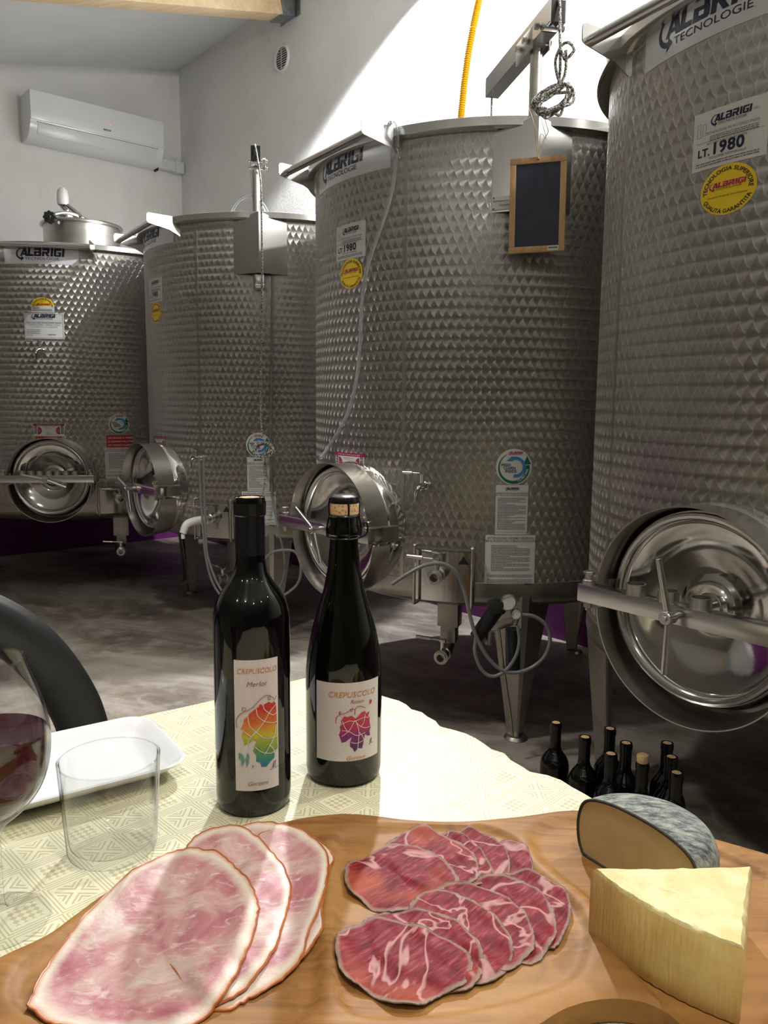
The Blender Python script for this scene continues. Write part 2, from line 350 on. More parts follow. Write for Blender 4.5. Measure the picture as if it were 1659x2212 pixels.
# ------------------------------------------------------------------ object helpers
def tag(o, label=None, cat=None, group=None, kind=None):
    if label: o['label'] = label
    if cat: o['category'] = cat
    if group: o['group'] = group
    if kind: o['kind'] = kind
    return o
def empty(name, loc, label, cat, group=None):
    o = bpy.data.objects.new(name, None); COL.objects.link(o); o.location = loc; o.empty_display_size = .05
    return tag(o, label, cat, group)
def wloc(o):
    v = Vector((0, 0, 0))
    while o is not None: v += o.location; o = o.parent
    return v
class MB:
    """collects world-space geometry, build() links it as one mesh object"""
    def __init__(s): s.v = []; s.f = []; s.sm = []
    def add(s, vs, fs, smooth=True):
        n = len(s.v); s.v += [tuple(p) for p in vs]; s.f += [tuple(i+n for i in f) for f in fs]; s.sm += [smooth]*len(fs); return s
    def box(s, c, size, ax=None, bev=0):
        ax = ax or ((1, 0, 0), (0, 1, 0), (0, 0, 1)); ax = [Vector(a).normalized() for a in ax]; c = Vector(c); hx, hy, hz = [q/2 for q in size]
        if bev > 0:
            bm = bmesh.new(); bmesh.ops.create_cube(bm, size=1)
            for q in bm.verts: q.co = Vector((q.co.x*size[0], q.co.y*size[1], q.co.z*size[2]))
            bmesh.ops.bevel(bm, geom=bm.edges[:], offset=bev, segments=2, profile=.6, affect='EDGES')
            bm.verts.index_update()
            vs = [c+ax[0]*q.co.x+ax[1]*q.co.y+ax[2]*q.co.z for q in bm.verts]; fs = [[q.index for q in f.verts] for f in bm.faces]; bm.free()
            return s.add(vs, fs, False)
        vs = [c+ax[0]*i*hx+ax[1]*j*hy+ax[2]*k*hz for k in (-1, 1) for j in (-1, 1) for i in (-1, 1)]
        return s.add(vs, [(0, 2, 3, 1), (4, 5, 7, 6), (0, 1, 5, 4), (2, 6, 7, 3), (0, 4, 6, 2), (1, 3, 7, 5)], False)
    def lathe(s, prof, o=(0, 0, 0), ax=None, seg=48, a0=0, a1=2*pi, smooth=True):
        """prof: (radius, height); ax = (x,y,z) axes, height along z"""
        X, Y, Z = [Vector(a) for a in (ax or ((1, 0, 0), (0, 1, 0), (0, 0, 1)))]; o = Vector(o)
        full = abs(a1-a0-2*pi) < 1e-6; n = seg if full else seg+1
        vs = []; 
        for r, h in prof:
            for i in range(n):
                a = a0+(a1-a0)*i/seg; vs.append(o+X*(r*cos(a))+Y*(r*sin(a))+Z*h)
        fs = []
        for j in range(len(prof)-1):
            for i in range(seg):
                k = (i+1) % n; fs.append((j*n+i, j*n+k, (j+1)*n+k, (j+1)*n+i))
        return s.add(vs, fs, smooth)
    def cyl(s, p0, p1, r, r2=None, seg=20, cap=True):
        p0, p1 = Vector(p0), Vector(p1); z = (p1-p0).normalized(); x = z.orthogonal().normalized(); y = z.cross(x); L = (p1-p0).length
        r2 = r if r2 is None else r2; b = min(.15*min(r, r2), .0015)
        pr = [(0, 0), (r-b, 0), (r, b), (r2, L-b), (r2-b, L), (0, L)] if cap else [(r, 0), (r2, L)]
        return s.lathe(pr, p0, (x, y, z), seg)
    def tube(s, pts, r, seg=10, closed=False, sub=6, cap=True, rfn=None):
        P = [Vector(p) for p in pts]
        if sub > 1 and len(P) > 2:
            Q = []; n = len(P); rng = range(n if closed else n-1)
            for i in rng:
                if closed: a, b, c, d = P[(i-1) % n], P[i], P[(i+1) % n], P[(i+2) % n]
                else: a, b, c, d = P[max(i-1, 0)], P[i], P[i+1], P[min(i+2, n-1)]
                for k in range(sub):
                    t = k/sub; Q.append(.5*((2*b)+(c-a)*t+(2*a-5*b+4*c-d)*t*t+(3*b-a-3*c+d)*t**3))
            if not closed: Q.append(P[-1])
            P = Q
        n = len(P); vs = []; fs = []; nor = None
        for i in range(n):
            if closed: t = P[(i+1) % n]-P[i-1]
            else: t = P[min(i+1, n-1)]-P[max(i-1, 0)]
            t.normalize()
            if nor is None: nor = t.orthogonal().normalized()
            else:
                nor = nor-t*nor.dot(t); nor = nor.normalized() if nor.length > 1e-6 else t.orthogonal().normalized()
            bi = t.cross(nor); rr = rfn(i/(n-1)) if rfn else r
            for k in range(seg):
                a = 2*pi*k/seg; vs.append(P[i]+nor*(rr*cos(a))+bi*(rr*sin(a)))
        m = n if closed else n-1
        for i in range(m):
            for k in range(seg):
                fs.append((i*seg+k, i*seg+(k+1) % seg, ((i+1) % n)*seg+(k+1) % seg, ((i+1) % n)*seg+k))
        if not closed and cap: fs.append(tuple(range(seg))[::-1]); fs.append(tuple((n-1)*seg+k for k in range(seg)))
        return s.add(vs, fs, True)
    def prism(s, poly, o, X, Y, Z, th, smooth=False):
        """2D polygon in the X,Y frame at o, thickness th along Z"""
        o, X, Y, Z = Vector(o), Vector(X), Vector(Y), Vector(Z); n = len(poly)
        vs = [o+X*a+Y*b for a, b in poly]+[o+X*a+Y*b+Z*th for a, b in poly]
        fs = [tuple(range(n))[::-1], tuple(range(n, 2*n))]+[(i, (i+1) % n, n+(i+1) % n, n+i) for i in range(n)]
        return s.add(vs, fs, smooth)
    def build(s, name, m, parent=None, attr=None):
        me = bpy.data.meshes.new(name); base = wloc(parent) if parent else Vector((0, 0, 0))
        me.from_pydata([tuple(Vector(p)-base) for p in s.v], [], s.f)
        me.polygons.foreach_set('use_smooth', s.sm)
        me.materials.append(m if not isinstance(m, str) else M[m])
        if attr is not None:
            a = me.attributes.new('edge', 'FLOAT', 'POINT'); a.data.foreach_set('value', attr)
        me.update()
        bm = bmesh.new(); bm.from_mesh(me); bmesh.ops.recalc_face_normals(bm, faces=bm.faces[:]); bm.to_mesh(me); bm.free()
        me.set_sharp_from_angle(angle=rad(38))
        o = bpy.data.objects.new(name, me); COL.objects.link(o)
        if parent: o.parent = parent
        return o
def recenter(o):
    """move a top-level mesh's origin to the centre of its base"""
    me = o.data; n = len(me.vertices); a = np.empty(n*3); me.vertices.foreach_get('co', a); a = a.reshape(-1, 3)
    c = np.array([(a[:, 0].min()+a[:, 0].max())/2, (a[:, 1].min()+a[:, 1].max())/2, a[:, 2].min()])
    me.vertices.foreach_set('co', (a-c).ravel()); me.update(); o.location = Vector(c); return o
def struct(o): o['kind'] = 'structure'; return o
def copy_tree(o, parent=None):
    c = o.copy(); COL.objects.link(c); c.parent = parent
    for ch in o.children: copy_tree(ch, c)
    return c

# ------------------------------------------------------------------ lettering (2-D triangles that are then laid on surfaces)
_tc = {}
def text2d(s, size, x=0, y=0, align='C', sx=1.0, bold=0.0, shear=0.0, sp=1.0):
    key = (s, bold, shear, sp)
    if key not in _tc:
        cu = bpy.data.curves.new('t', 'FONT'); cu.body = s; cu.size = 1; cu.offset = bold; cu.shear = shear; cu.space_character = sp; cu.resolution_u = 3
        o = bpy.data.objects.new('t', cu); COL.objects.link(o); bpy.context.view_layer.update()
        me = bpy.data.meshes.new_from_object(o.evaluated_get(bpy.context.evaluated_depsgraph_get()))
        vs = [(v.co.x, v.co.y) for v in me.vertices]; fs = [tuple(p.vertices) for p in me.polygons]
        bpy.data.objects.remove(o); bpy.data.curves.remove(cu); bpy.data.meshes.remove(me); _tc[key] = (vs, fs)
    vs, fs = _tc[key]
    if not vs: return ([], [])
    x0 = min(v[0] for v in vs); x1 = max(v[0] for v in vs); wd = (x1-x0)*size*sx
    off = {'C': -wd/2, 'L': 0, 'R': -wd}[align]
    return ([(x+off+(v[0]-x0)*size*sx, y+v[1]*size) for v in vs], fs)
def arc2d(t2, r, cx=0, cy=0, flip=False):
    vs, fs = t2; out = []
    for x, y in vs:
        if not flip: a = x/r; out.append((cx+(r+y)*sin(a), cy+(r+y)*cos(a)))
        else: a = x/r; out.append((cx+(r-y)*sin(a), cy-(r-y)*cos(a)))
    return (out, fs)
def poly2d(p): return (list(p), [tuple(range(len(p)))])
def rect2d(x0, y0, x1, y1, nx=1):
    vs = []; fs = []
    for i in range(nx+1):
        x = x0+(x1-x0)*i/nx; vs += [(x, y0), (x, y1)]
        if i: fs.append((2*i-2, 2*i, 2*i+1, 2*i-1))
    return (vs, fs)
def disc2d(r, cx=0, cy=0, n=32, rings=1):
    vs = [(cx, cy)]; fs = []
    for k in range(1, rings+1):
        for i in range(n): vs.append((cx+r*k/rings*cos(2*pi*i/n), cy+r*k/rings*sin(2*pi*i/n)))
        b = 1+(k-1)*n
        for i in range(n):
            j = (i+1) % n
            fs.append((0, b+i, b+j) if k == 1 else (b-n+i, b+i, b+j, b-n+j))
    return (vs, fs)
def arcband(r0_, r1_, a0, a1, cx=0, cy=0, n=20, w0=None):
    """band from angle a0 to a1 (deg) with width growing from w0 to full"""
    vs = []; fs = []
    for i in range(n+1):
        t = i/n; a = rad(a0+(a1-a0)*t); wd = 1 if w0 is None else w0+(1-w0)*t; ri = r1_-(r1_-r0_)*wd
        vs += [(cx+ri*cos(a), cy+ri*sin(a)), (cx+r1_*cos(a), cy+r1_*sin(a))]
        if i: fs.append((2*i-2, 2*i, 2*i+1, 2*i-1))
    return (vs, fs)
def join2(*ls):
    V, G = [], []
    for vs, fs in ls:
        n = len(V); V += vs; G += [tuple(i+n for i in f) for f in fs]
    return V, G
def lines2d(x0, x1, ytop, n, pitch, h, jitter=.25, seed=1):
    """rows of unreadable fine print: short word-length dashes"""
    r = random.Random(seed); out = []
    for k in range(n):
        x = x0; xe = x1 if r.random() > jitter else x0+(x1-x0)*r.uniform(.3, .8); y = ytop-k*pitch
        while x < xe:
            wd = r.uniform(.02, .09)*(x1-x0); out.append(rect2d(x, y-h, min(x+wd, xe), y)); x += wd+.012*(x1-x0)
    return join2(*out)
LET = {'A': [[(0, 0), (.27, 0), (.66, 1), (.40, 1)], [(.40, 1), (.74, 1), (1.02, 0), (.70, 0)], [(.22, .16), (.78, .16), (.74, .36), (.30, .36)]],
 'L': [[(0, 0), (.31, 0), (.31, 1), (0, 1)], [(0, 0), (.74, 0), (.74, .25), (0, .25)]],
 'B': [[(0, 0), (.30, 0), (.30, .62), (0, .62)], [(0, .78), (.78, .78), (.88, .86), (.88, 1), (0, 1)], [(0, .42), (.9, .42), (.9, .60), (0, .60)], [(.58, .5), (.9, .5), (.9, .92), (.58, .92)], [(0, 0), (.86, 0), (.96, .10), (.96, .22), (0, .22)], [(.62, .06), (.96, .06), (.96, .5), (.62, .5)]],
 'R': [[(0, 0), (.30, 0), (.30, .62), (0, .62)], [(0, .78), (.80, .78), (.92, .86), (.92, 1), (0, 1)], [(.25, .38), (.92, .38), (.92, .58), (.25, .58)], [(.60, .5), (.92, .5), (.92, .92), (.60, .92)], [(.34, .42), (.66, .42), (1.0, 0), (.66, 0)]],
 'I': [[(0, 0), (.31, 0), (.31, 1), (0, 1)]],
 'G': [[(0, .08), (.31, .08), (.31, .92), (0, .92)], [(.04, .78), (.9, .78), (.9, 1), (.12, 1)], [(.12, 0), (.9, 0), (.9, .22), (.04, .22)], [(.62, .1), (.92, .1), (.92, .56), (.62, .56)], [(.46, .40), (.92, .40), (.92, .56), (.46, .56)]]}
WID = {'A': .99, 'L': .80, 'B': 1.03, 'R': 1.07, 'I': .40, 'G': 1.0}
def logo2d(w_, x=0, y=0):
    """wide slanted company lettering with its swoosh arrow, total width w_, centred at x,y -> (big parts, small line)"""
    tot = sum(WID[c] for c in 'ALBRIGI'); H = 1.0; big = []; px = .55; sh = .12
    for c in 'ALBRIGI':
        for p in LET[c]: big.append(poly2d([(px+a+b*sh, b) for a, b in p]))
        px += WID[c]
    # swoosh
    n = 18; vs = []; fs = []
    for i in range(n+1):
        t = i/n; a = rad(62+(270-62)*t); wd = .05+.24*t
        vs += [(.78+(.72)*cos(a)*1.05, .28+.72*sin(a)), (.78+(.72-wd)*cos(a)*1.05, .28+(.72-wd)*sin(a))]
        if i: fs.append((2*i-2, 2*i, 2*i+1, 2*i-1))
    big.append((vs, fs)); big.append(poly2d([(.62, -.66), (1.06, -.28), (.78, .02)]))
    small = text2d('TECNOLOGIE', .50, 1.15, -.46, 'L', 1.42, .0, 0)
    k = w_/(px+.1)
    f = lambda q: ([((a-(px+.1)/2)*k+x, b*k+y) for a, b in q[0]], q[1])
    return join2(*[f(b) for b in big]), f(small)

class Cyl:
    """mapping of flat art to a cylinder wall: x to the right, y up"""
    def __init__(s, cx, cy, R, phi, z): s.c = (cx, cy); s.R = R; s.p = rad(phi); s.z = z
    def pt(s, x, y, e):
        a = s.p+x/s.R; return (s.c[0]+(s.R+e)*cos(a), s.c[1]+(s.R+e)*sin(a), s.z+y)
    def put(s, art, e, name, m, parent):
        mb = MB(); mb.add([s.pt(x, y, e) for x, y in art[0]], art[1], False); return mb.build(name, m, parent)
class Flat:
    def __init__(s, o, X, Y): s.o = Vector(o); s.X = Vector(X).normalized(); s.Y = Vector(Y).normalized(); s.Z = s.X.cross(s.Y)
    def pt(s, x, y, e): return s.o+s.X*x+s.Y*y+s.Z*e
    put = Cyl.put

# ------------------------------------------------------------------ room shell
N = Vector((.76, .65, 0)); T_ = Vector((.65, -.76, 0)); N.normalize(); T_.normalize()
CN = 3.0; CM = -6.0; NB = -2.6; MR = 5.5      # wall planes: N.p = CN (tank wall), T_.p = CM (left wall)
def ceil_z(nv): return 3.66+(nv-CN)*.235
def P(nv, mv, z): return N*nv+T_*mv+Vector((0, 0, z))
def slab(name, pts, thv, m):
    mb = MB(); n = len(pts); t = Vector(thv); mb.add([Vector(p) for p in pts]+[Vector(p)+t for p in pts], [tuple(range(n))[::-1], tuple(range(n, 2*n))]+[(i, (i+1) % n, n+(i+1) % n, n+i) for i in range(n)], False)
    return struct(mb.build(name, m))
slab('floor', [P(NB, CM, 0), P(NB, MR, 0), P(CN, MR, 0), P(CN, CM, 0)], (0, 0, -.1), 'floor')
slab('ceiling', [P(NB, CM, ceil_z(NB)), P(NB, MR, ceil_z(NB)), P(CN, MR, ceil_z(CN)), P(CN, CM, ceil_z(CN))], (0, 0, .1), 'ceiling')
slab('wall_back', [P(CN, CM, 0), P(CN, MR, 0), P(CN, MR, 3.72), P(CN, CM, 3.72)], N*.15, 'plaster')
M['farwall'] = noisy('far_wall_darkened', (.15, .13, .11), (.19, .165, .14), 3, .9)  # unseen far walls coloured dark to dim what the steel reflects
slab('wall_left', [P(NB, CM, 0), P(CN, CM, 0), P(CN, CM, 3.66), P(NB, CM, ceil_z(NB))], T_*-.15, 'plaster')
slab('wall_front', [P(NB, CM, 0), P(NB, MR, 0), P(NB, MR, 2.4), P(NB, CM, 2.4)], N*-.15, 'farwall')
slab('wall_right', [P(NB, MR, 0), P(CN, MR, 0), P(CN, MR, 3.66), P(NB, MR, ceil_z(NB))], T_*.15, 'farwall')
# purple painted dado skim along the foot of the two tank walls
slab('trim_1', [P(CN-.002, CM, 0.0), P(CN-.002, MR, 0.0), P(CN-.002, MR, .85), P(CN-.002, CM, .85)], N*-.006, 'purple')
slab('trim_2', [P(NB, CM+.002, 0.0), P(CN, CM+.002, 0.0), P(CN, CM+.002, .85), P(NB, CM+.002, .85)], T_*.006, 'purple')

# rafter with its steel joist hanger
bw = onpl(640, 42, N, CN); mB = Vector(bw).dot(T_)
raf = empty('rafter', P(2.97, mB, 3.48), 'pale pine roof beam crossing above the air conditioner', 'beam')
sl = Vector((-N.x, -N.y, -.235)).normalized(); un = T_.cross(sl).normalized(); un = un if un.z > 0 else -un
mb = MB(); L = 5.4; c = P(2.99, mB-.06, 3.50)+sl*(L/2)+un*.11; mb.box(c, (L, .12, .22), (sl, T_, un), .004); mb.build('timber', 'pine', raf)
mb = MB(); c = P(2.99, mB-.06, 3.50)
mb.box(c+sl*.05-un*.004, (.12, .135, .004), (sl, T_, un)); 
for s_ in (-1, 1): mb.box(c+sl*.045+T_*(s_*.064)+un*.06, (.09, .004, .13), (sl, T_, un))
for s_ in (-1, 1): mb.box(P(2.994, mB-.06+s_*.085, 3.565), (.004, .05, .15), (N, T_, (0, 0, 1)))
hg = mb.build('joist_hanger', 'galv', raf)
mb = MB()
for s_ in (-1, 1):
    for k in range(3): 
        for j in range(2): q = c+sl*(.03+.03*j)+T_*(s_*.066)+un*(.03+.035*k); mb.cyl(q, q+T_*(s_*.003), .004, seg=8)
mb.build('nail', 'dull', hg)
# round vent
vp = Vector(onpl(610, 127, N, CN)); vt = empty('wall_vent', vp, 'small round louvred vent high on the tank wall', 'vent')
AX = (T_, Vector((0, 0, 1)), -N)
mb = MB(); mb.lathe([(.066, .002), (.068, .010), (.078, .012), (.084, .006), (.085, 0)], vp, AX, 40); mb.build('vent_ring', 'plaster', vt)
mb = MB(); mb.lathe([(0, .002), (.067, .002)], vp, AX, 32); mb.build('vent_shade_disc', 'gap_shade', vt)  # flat dark disc, shade inside the vent put in as colour
for k in range(9):
    y = -.056+.014*k; hw = sqrt(.066**2-y*y); mb = MB(); mb.box(vp-N*.007+Vector((0, 0, y)), (2*hw, .005, .004), (T_, N, (0, 0, 1))); mb.build('slat', 'ventgrille', vt)
mb = MB(); mb.box(vp-N*.008, (.004, .005, .13), (T_, N, (0, 0, 1))); mb.build('vent_bar', 'ventgrille', vt)
# air conditioner on the left wall
acr = Vector(onpl(352, 330, T_, CM+.2)); acl = Vector(onpl(62, 192, T_, CM+.2)); z1 = 3.17
nl = acl.dot(N); nr = nl+.95; zt = z1
ac = empty('air_conditioner', P((nl+nr)/2, CM, zt-.30), 'white split air conditioner unit mounted high on the left wall', 'air conditioner')
def acp(n_, d, z): return P(n_, CM+d, z)
pr = [(.0, .0), (.0, -.30), (.10, -.30), (.165, -.27), (.198, -.21), (.205, -.19), (.205, -.005), (.20, .0)]
mb = MB(); vs = []; 
for n_ in (nl, nr): vs += [acp(n_, d, zt+z) for d, z in pr]
k = len(pr); mb.add(vs, [tuple(range(k)), tuple(range(k, 2*k))[::-1]]+[(i, (i+1) % k, k+(i+1) % k, k+i) for i in range(k)], False); mb.build('housing', 'ac', ac)
mb = MB(); mb.box(acp((nl+nr)/2, .2085, zt-.095), (nr-nl-.002, .009, .185), (N, T_, (0, 0, 1)), .003); mb.build('front_panel', 'ac', ac)
fd = (T_*(.165-.198)+Vector((0, 0, -.06))).normalized()
mb = MB(); mb.box(acp((nl+nr)/2+.0, .186, zt-.238), (nr-nl-.10, .005, .072), (N, fd.cross(N), fd), .002); mb.build('air_flap', 'ac2', ac)
mb = MB(); mb.box(acp((nl+nr)/2, .1995, zt-.197), (nr-nl-.08, .006, .006), (N, T_, (0, 0, 1))); mb.build('flap_gap_shade', 'gap_shade', ac)  # solid dark strip painting the shade along the flap
Flat(acp(nl+.52, .2135, zt-.158), N, (0, 0, 1)).put(text2d('MAXA', .016, bold=.05, shear=.2, sx=1.2), .0006, 'lettering', 'navy', ac)
mb = MB(); q = acp(nl+.545, .2135, zt-.11); mb.lathe([(0, .0015), (.004, .001), (.004, 0)], q, (N, Vector((0, 0, 1)), T_), 12); mb.build('indicator_light', 'led', ac)
tr = empty('pipe_trunking', acp(nr+.12, 0, 2.86), 'white pipe trunking between air conditioner and room corner', 'conduit')
mb = MB(); mb.box(acp((nr+.022+2.92)/2, .035, 2.915), (2.92-nr-.022, .066, .07), (N, T_, (0, 0, 1)), .004); mb.build('trunking_cover', 'ac2', tr)
mb = MB(); mb.box(acp(2.955, .037, 2.915), (.07, .072, .082), (N, T_, (0, 0, 1)), .005); mb.build('end_box', 'ac2', tr)
mb = MB(); mb.box(acp(nr+.014, .035, 2.875), (.014, .05, .03), (N, T_, (0, 0, 1))); mb.build('pipe_end', 'dark', tr)

# ------------------------------------------------------------------ steel tanks
ZT, ZB = 1.931, .475
def vc(phi, r, z, c): return Vector((c[0]+r*cos(rad(phi)), c[1]+r*sin(rad(phi)), z))
def nt(phi): a = rad(phi); return Vector((cos(a), sin(a), 0)), Vector((-sin(a), cos(a), 0))
UPV = Vector((0, 0, 1))

def manhole(c, R, phi, zc, root, hs, rods, collars, name='manhole'):
    n, t = nt(phi); O = Vector((c[0], c[1], zc))+n*R; AXM = (t, UPV, n)
    D = lambda x, y, e: O+t*x+UPV*y+n*e
    mb = MB(); mb.lathe([(.218, -.10), (.218, -.01), (.216, .014), (.209, .032), (.202, .042), (.2005, .058), (.196, .060), (.196, .03)], O, AXM, 64)
    neck = mb.build(name, 'polish', root)
    mb = MB(); mb.lathe([(.195, .058), (.188, .070), (.180, .066), (.174, .056), (.150, .050), (.115, .034), (.082, .016), (.066, .014), (.060, .030), (.048, .040), (.032, .036), (.026, .030), (0, .030)], O, AXM, 72)
    lid = mb.build('lid', 'polish', neck)
    mb = MB(); mb.tube([D(.190*cos(a), .190*sin(a), .066) for a in [2*pi*i/48 for i in range(48)]], .0075, 8, True, 1); mb.build('lid_rim', 'rimsteel', neck)
    # splash hood above, drip guard below
    for nm, a0, a1, r0_, r1_, e0, e1, dz in (('splash_hood', 5, 175, .2095, .2135, .02, .118, 0), ('drip_guard', 185, 355, .2085, .220, .012, .104, -.019)):
        mb = MB(); mb.lathe([(r0_, e0), (r1_, e1), (r1_-.0025, e1), (r0_-.0025, e0), (r0_, e0)], O+UPV*dz, AXM, 48, rad(a0), rad(a1)); mb.build(nm, 'steel', neck)
    for sx in (-1, 1):
        mb = MB(); mb.box(D(sx*.220, 0, .045), (.034, .050, .07), (t, UPV, n), .003)
        for k in (-1, 1): mb.box(D(sx*.226, k*.024, .10), (.030, .005, .055), (t, UPV, n), .001)
        mb.build('hinge_lug', 'dull', neck)
    mb = MB(); mb.box(D(0, 0, .128), (.485, .040, .032), (t, UPV, n), .003); bar = mb.build('clamp_bar', 'rimsteel', neck)
    for sx in (-1, 1):
        mb = MB(); mb.cyl(D(sx*.224, -.04, .128), D(sx*.224, .045, .128), .006); mb.cyl(D(sx*.224, .018, .128), D(sx*.224, .030, .128), .014); mb.cyl(D(sx*.224, .028, .128), D(sx*.224, .042, .128), .009); mb.cyl(D(sx*.224, .040, .128), D(sx*.224, .048, .128), .013, seg=6)
        mb.cyl(D(sx*.224, -.018, .128), D(sx*.224, -.034, .128), .010, seg=6); mb.build('hinge_bolt', 'steel', neck)
    for x in collars:
        mb = MB(); mb.lathe([(.015, .019), (.0205, .019), (.0205, .042), (.0172, .042), (.0165, .028), (0, .028)], D(x, 0, .128), (t, n, UPV), 28); mb.build('threaded_collar', 'steel', neck)
    mb = MB(); mb.cyl(D(0, 0, .04), D(0, 0, .165), .008); mb.cyl(D(0, 0, .158), D(0, 0, .186), .0135); mb.cyl(D(0, 0, .185), D(0, 0, .190), .006)
    mb.build('clamp_screw', 'rimsteel', neck)
    for a in rods:
        d = t*cos(rad(a))+UPV*sin(rad(a)); q = D(0, 0, .172)
        mb = MB(); mb.cyl(q+d*.008, q+d*.115, .0068, seg=14); mb.build('clamp_handle', 'rimsteel', neck)
    return neck

def tap(c, R, phi, z, root, name='sample_tap', k=1.0, lever=-1):
    n, t = nt(phi); O = Vector((c[0], c[1], z))+n*R; D = lambda x, y, e: O+t*(x*k)+UPV*(y*k)+n*(e*k)
    mb = MB(); mb.lathe([(0, -.012), (.013, -.01), (.013, .02), (.010, .022), (.010, .05), (.012, .052), (.012, .066), (0, .068)], O, (t*1, UPV, n), 20)
    mb.tube([D(0, 0, .058), D(-.006, -.006, .068), D(-.010, -.024, .072), D(-.010, -.045, .072)], .0075*k, 12, rfn=lambda q: (.0085-.003*q)*k)
    o = mb.build(name, 'polish', root)
    mb = MB(); mb.cyl(D(0, .005, .045), D(0, .040, .045), .0065*k); mb.box(D(0, .040, .045), (.014*k, .010*k, .014*k), (t, UPV, n), .001)
    mb.cyl(D(0, .040, .045), D(lever*.034, .041, .046), .0022*k, seg=10); mb.cyl(D(lever*.034, .041, .046), D(lever*.066, .0415, .047), .0052*k, .0042*k); mb.build('lever_handle', 'rimsteel', o)
    return o

def ballvalve(O, n, t, root, name, r=.021, L=.085, lever=-1, drop=0):
    D = lambda x, y, e: O+t*x+UPV*y+n*e
    mb = MB(); mb.lathe([(.012, 0), (r*.8, 0), (r*.8, L*.3), (r*1.15, L*.34), (r*1.15, L*.42), (r*.95, L*.45), (r*.95, L*.78), (r*1.2, L*.82), (r*1.2, L*.90), (r*.9, L*.92), (r*.9, L), (r*.62, L), (r*.58, L*.5), (0, L*.5)], O, (t, UPV, n), 32)
    mb.lathe([(0, L*.62), (r*.3, L*.6), (r*.42, L*.52)], O, (t, UPV, n), 20)
    o = mb.build(name, 'steel', root)
    mb = MB(); q = L*.6; mb.cyl(D(0, r*.7, q), D(0, r*2.5, q), r*.42); mb.box(D(0, r*2.5, q), (r*.95, r*.5, r*.95), (t, UPV, n), .001)
    mb.cyl(D(0, r*2.5, q), D(lever*.045, r*2.6, q), .003, seg=10); mb.cyl(D(lever*.045, r*2.6, q), D(lever*.098, r*2.75, q), .007, .0052); mb.build('lever_handle', 'rimsteel', o)
    return o

def sticker(c, R, phi, z, w_, h_, m, root, name, nx=8, e=.0006):
    C = Cyl(c[0], c[1], R, phi, z); o = C.put(rect2d(-w_/2, -h_/2, w_/2, h_/2, nx), e, name, m, root); return C, o

def logo_label(c, R, phi, root, w_=.43, h_=.078, lw=.27, dx=-.03):
    C, o = sticker(c, R, phi, 1.866, w_, h_, 'silver', root, 'name_label', 24)
    big, small = logo2d(lw, dx, .002)
    C.put(big, .0014, 'lettering', 'navy', o); C.put(small, .0014, 'lettering', 'navy', o)

def volume_label(c, R, phi, root, z=1.630):
    C, o = sticker(c, R, phi, z, .160, .112, 'paper', root, 'volume_label', 10); e = .0012
    big, small = logo2d(.088, .004, .030); tx = text2d
    C.put(join2(big, small), e, 'lettering', 'navy', o)
    C.put(join2(tx('S.R.L', .006, .056, .032), tx('TECNOLOGIE IN ACCIAIO INOX', .0075, .006, .010, sx=1.05), lines2d(-.04, .062, .006, 3, .0036, .0016, .1, 3),
        tx('ACCIAIO INOX AISI 304', .0068, -.004, -.010, sx=1.2), tx('VOLUME NOMINALE', .0072, .0, -.0385, sx=1.2), lines2d(-.070, .066, -.0425, 2, .0045, .002, 0, 5),
        rect2d(-.072, -.0035, .072, -.0028, 6), tx('®', .006, -.012, .040)), e, 'lettering', 'greyprint', o)
    C.put(join2(tx('LT.', .021, -.066, -.030, 'L', bold=.03, sx=1.05), tx('1980', .031, -.030, -.030, 'L', bold=.035, sx=1.08, sp=1.08)), e, 'lettering', 'navy', o)
    C.put(join2(*[rect2d(a, b, a+w1, b+h1) for a, b, w1, h1 in ((-.070, .008, .0006, .026), (-.063, .008, .0006, .028), (-.070, .034, .008, .0006), (-.058, .010, .0006, .022), (-.050, .010, .0006, .022), (-.058, .032, .008, .0006), (-.070, .008, .012, .0006), (-.058, .010, .008, .0006))]), e, 'tank_drawing', 'greyprint', o)

def round_badge(c, R, phi, root, z=1.528, half=False):
    C = Cyl(c[0], c[1], R, phi, z); r = .048; e = .0006
    if half: art = (lambda vs: ([(r*cos(a), r*sin(a)) for a in [pi*i/24 for i in range(25)]], [tuple(range(25))]))(0); 
    else: art = disc2d(r, 0, 0, 48, 6)
    if half:
        vs = [(r*cos(pi*i/24), 0) for i in range(25)]+[(r*cos(pi*i/24), r*sin(pi*i/24)) for i in range(25)]
        art = (vs, [(i, i+1, 26+i, 25+i) for i in range(24)])
    wide = lambda q: ([(x*1.25, y) for x, y in q[0]], q[1]); art = wide(art)
    o = C.put(art, e, 'guarantee_badge', 'yellow', root)
    up_ = arc2d(text2d('TECNOLOGIA SUPERIORE', .0105, bold=.02, sx=.98), .0355)
    dn = arc2d(text2d('QUALITÀ GARANTITA', .0105, bold=.02, sx=1.0), .0445, flip=True)
    big, small = logo2d(.064, .0, .006)
    if half: C.put(wide(up_), e+.0006, 'lettering', 'navy', o); C.put(wide(big), e+.0007, 'lettering', 'redsign', o)
    else:
        C.put(wide(join2(up_, dn, small, text2d('Un terzo di secolo di evoluzione', .0052, 0, -.0125, shear=.2))), e+.0006, 'lettering', 'navy', o)
        C.put(wide(big), e+.0007, 'lettering', 'magenta', o)

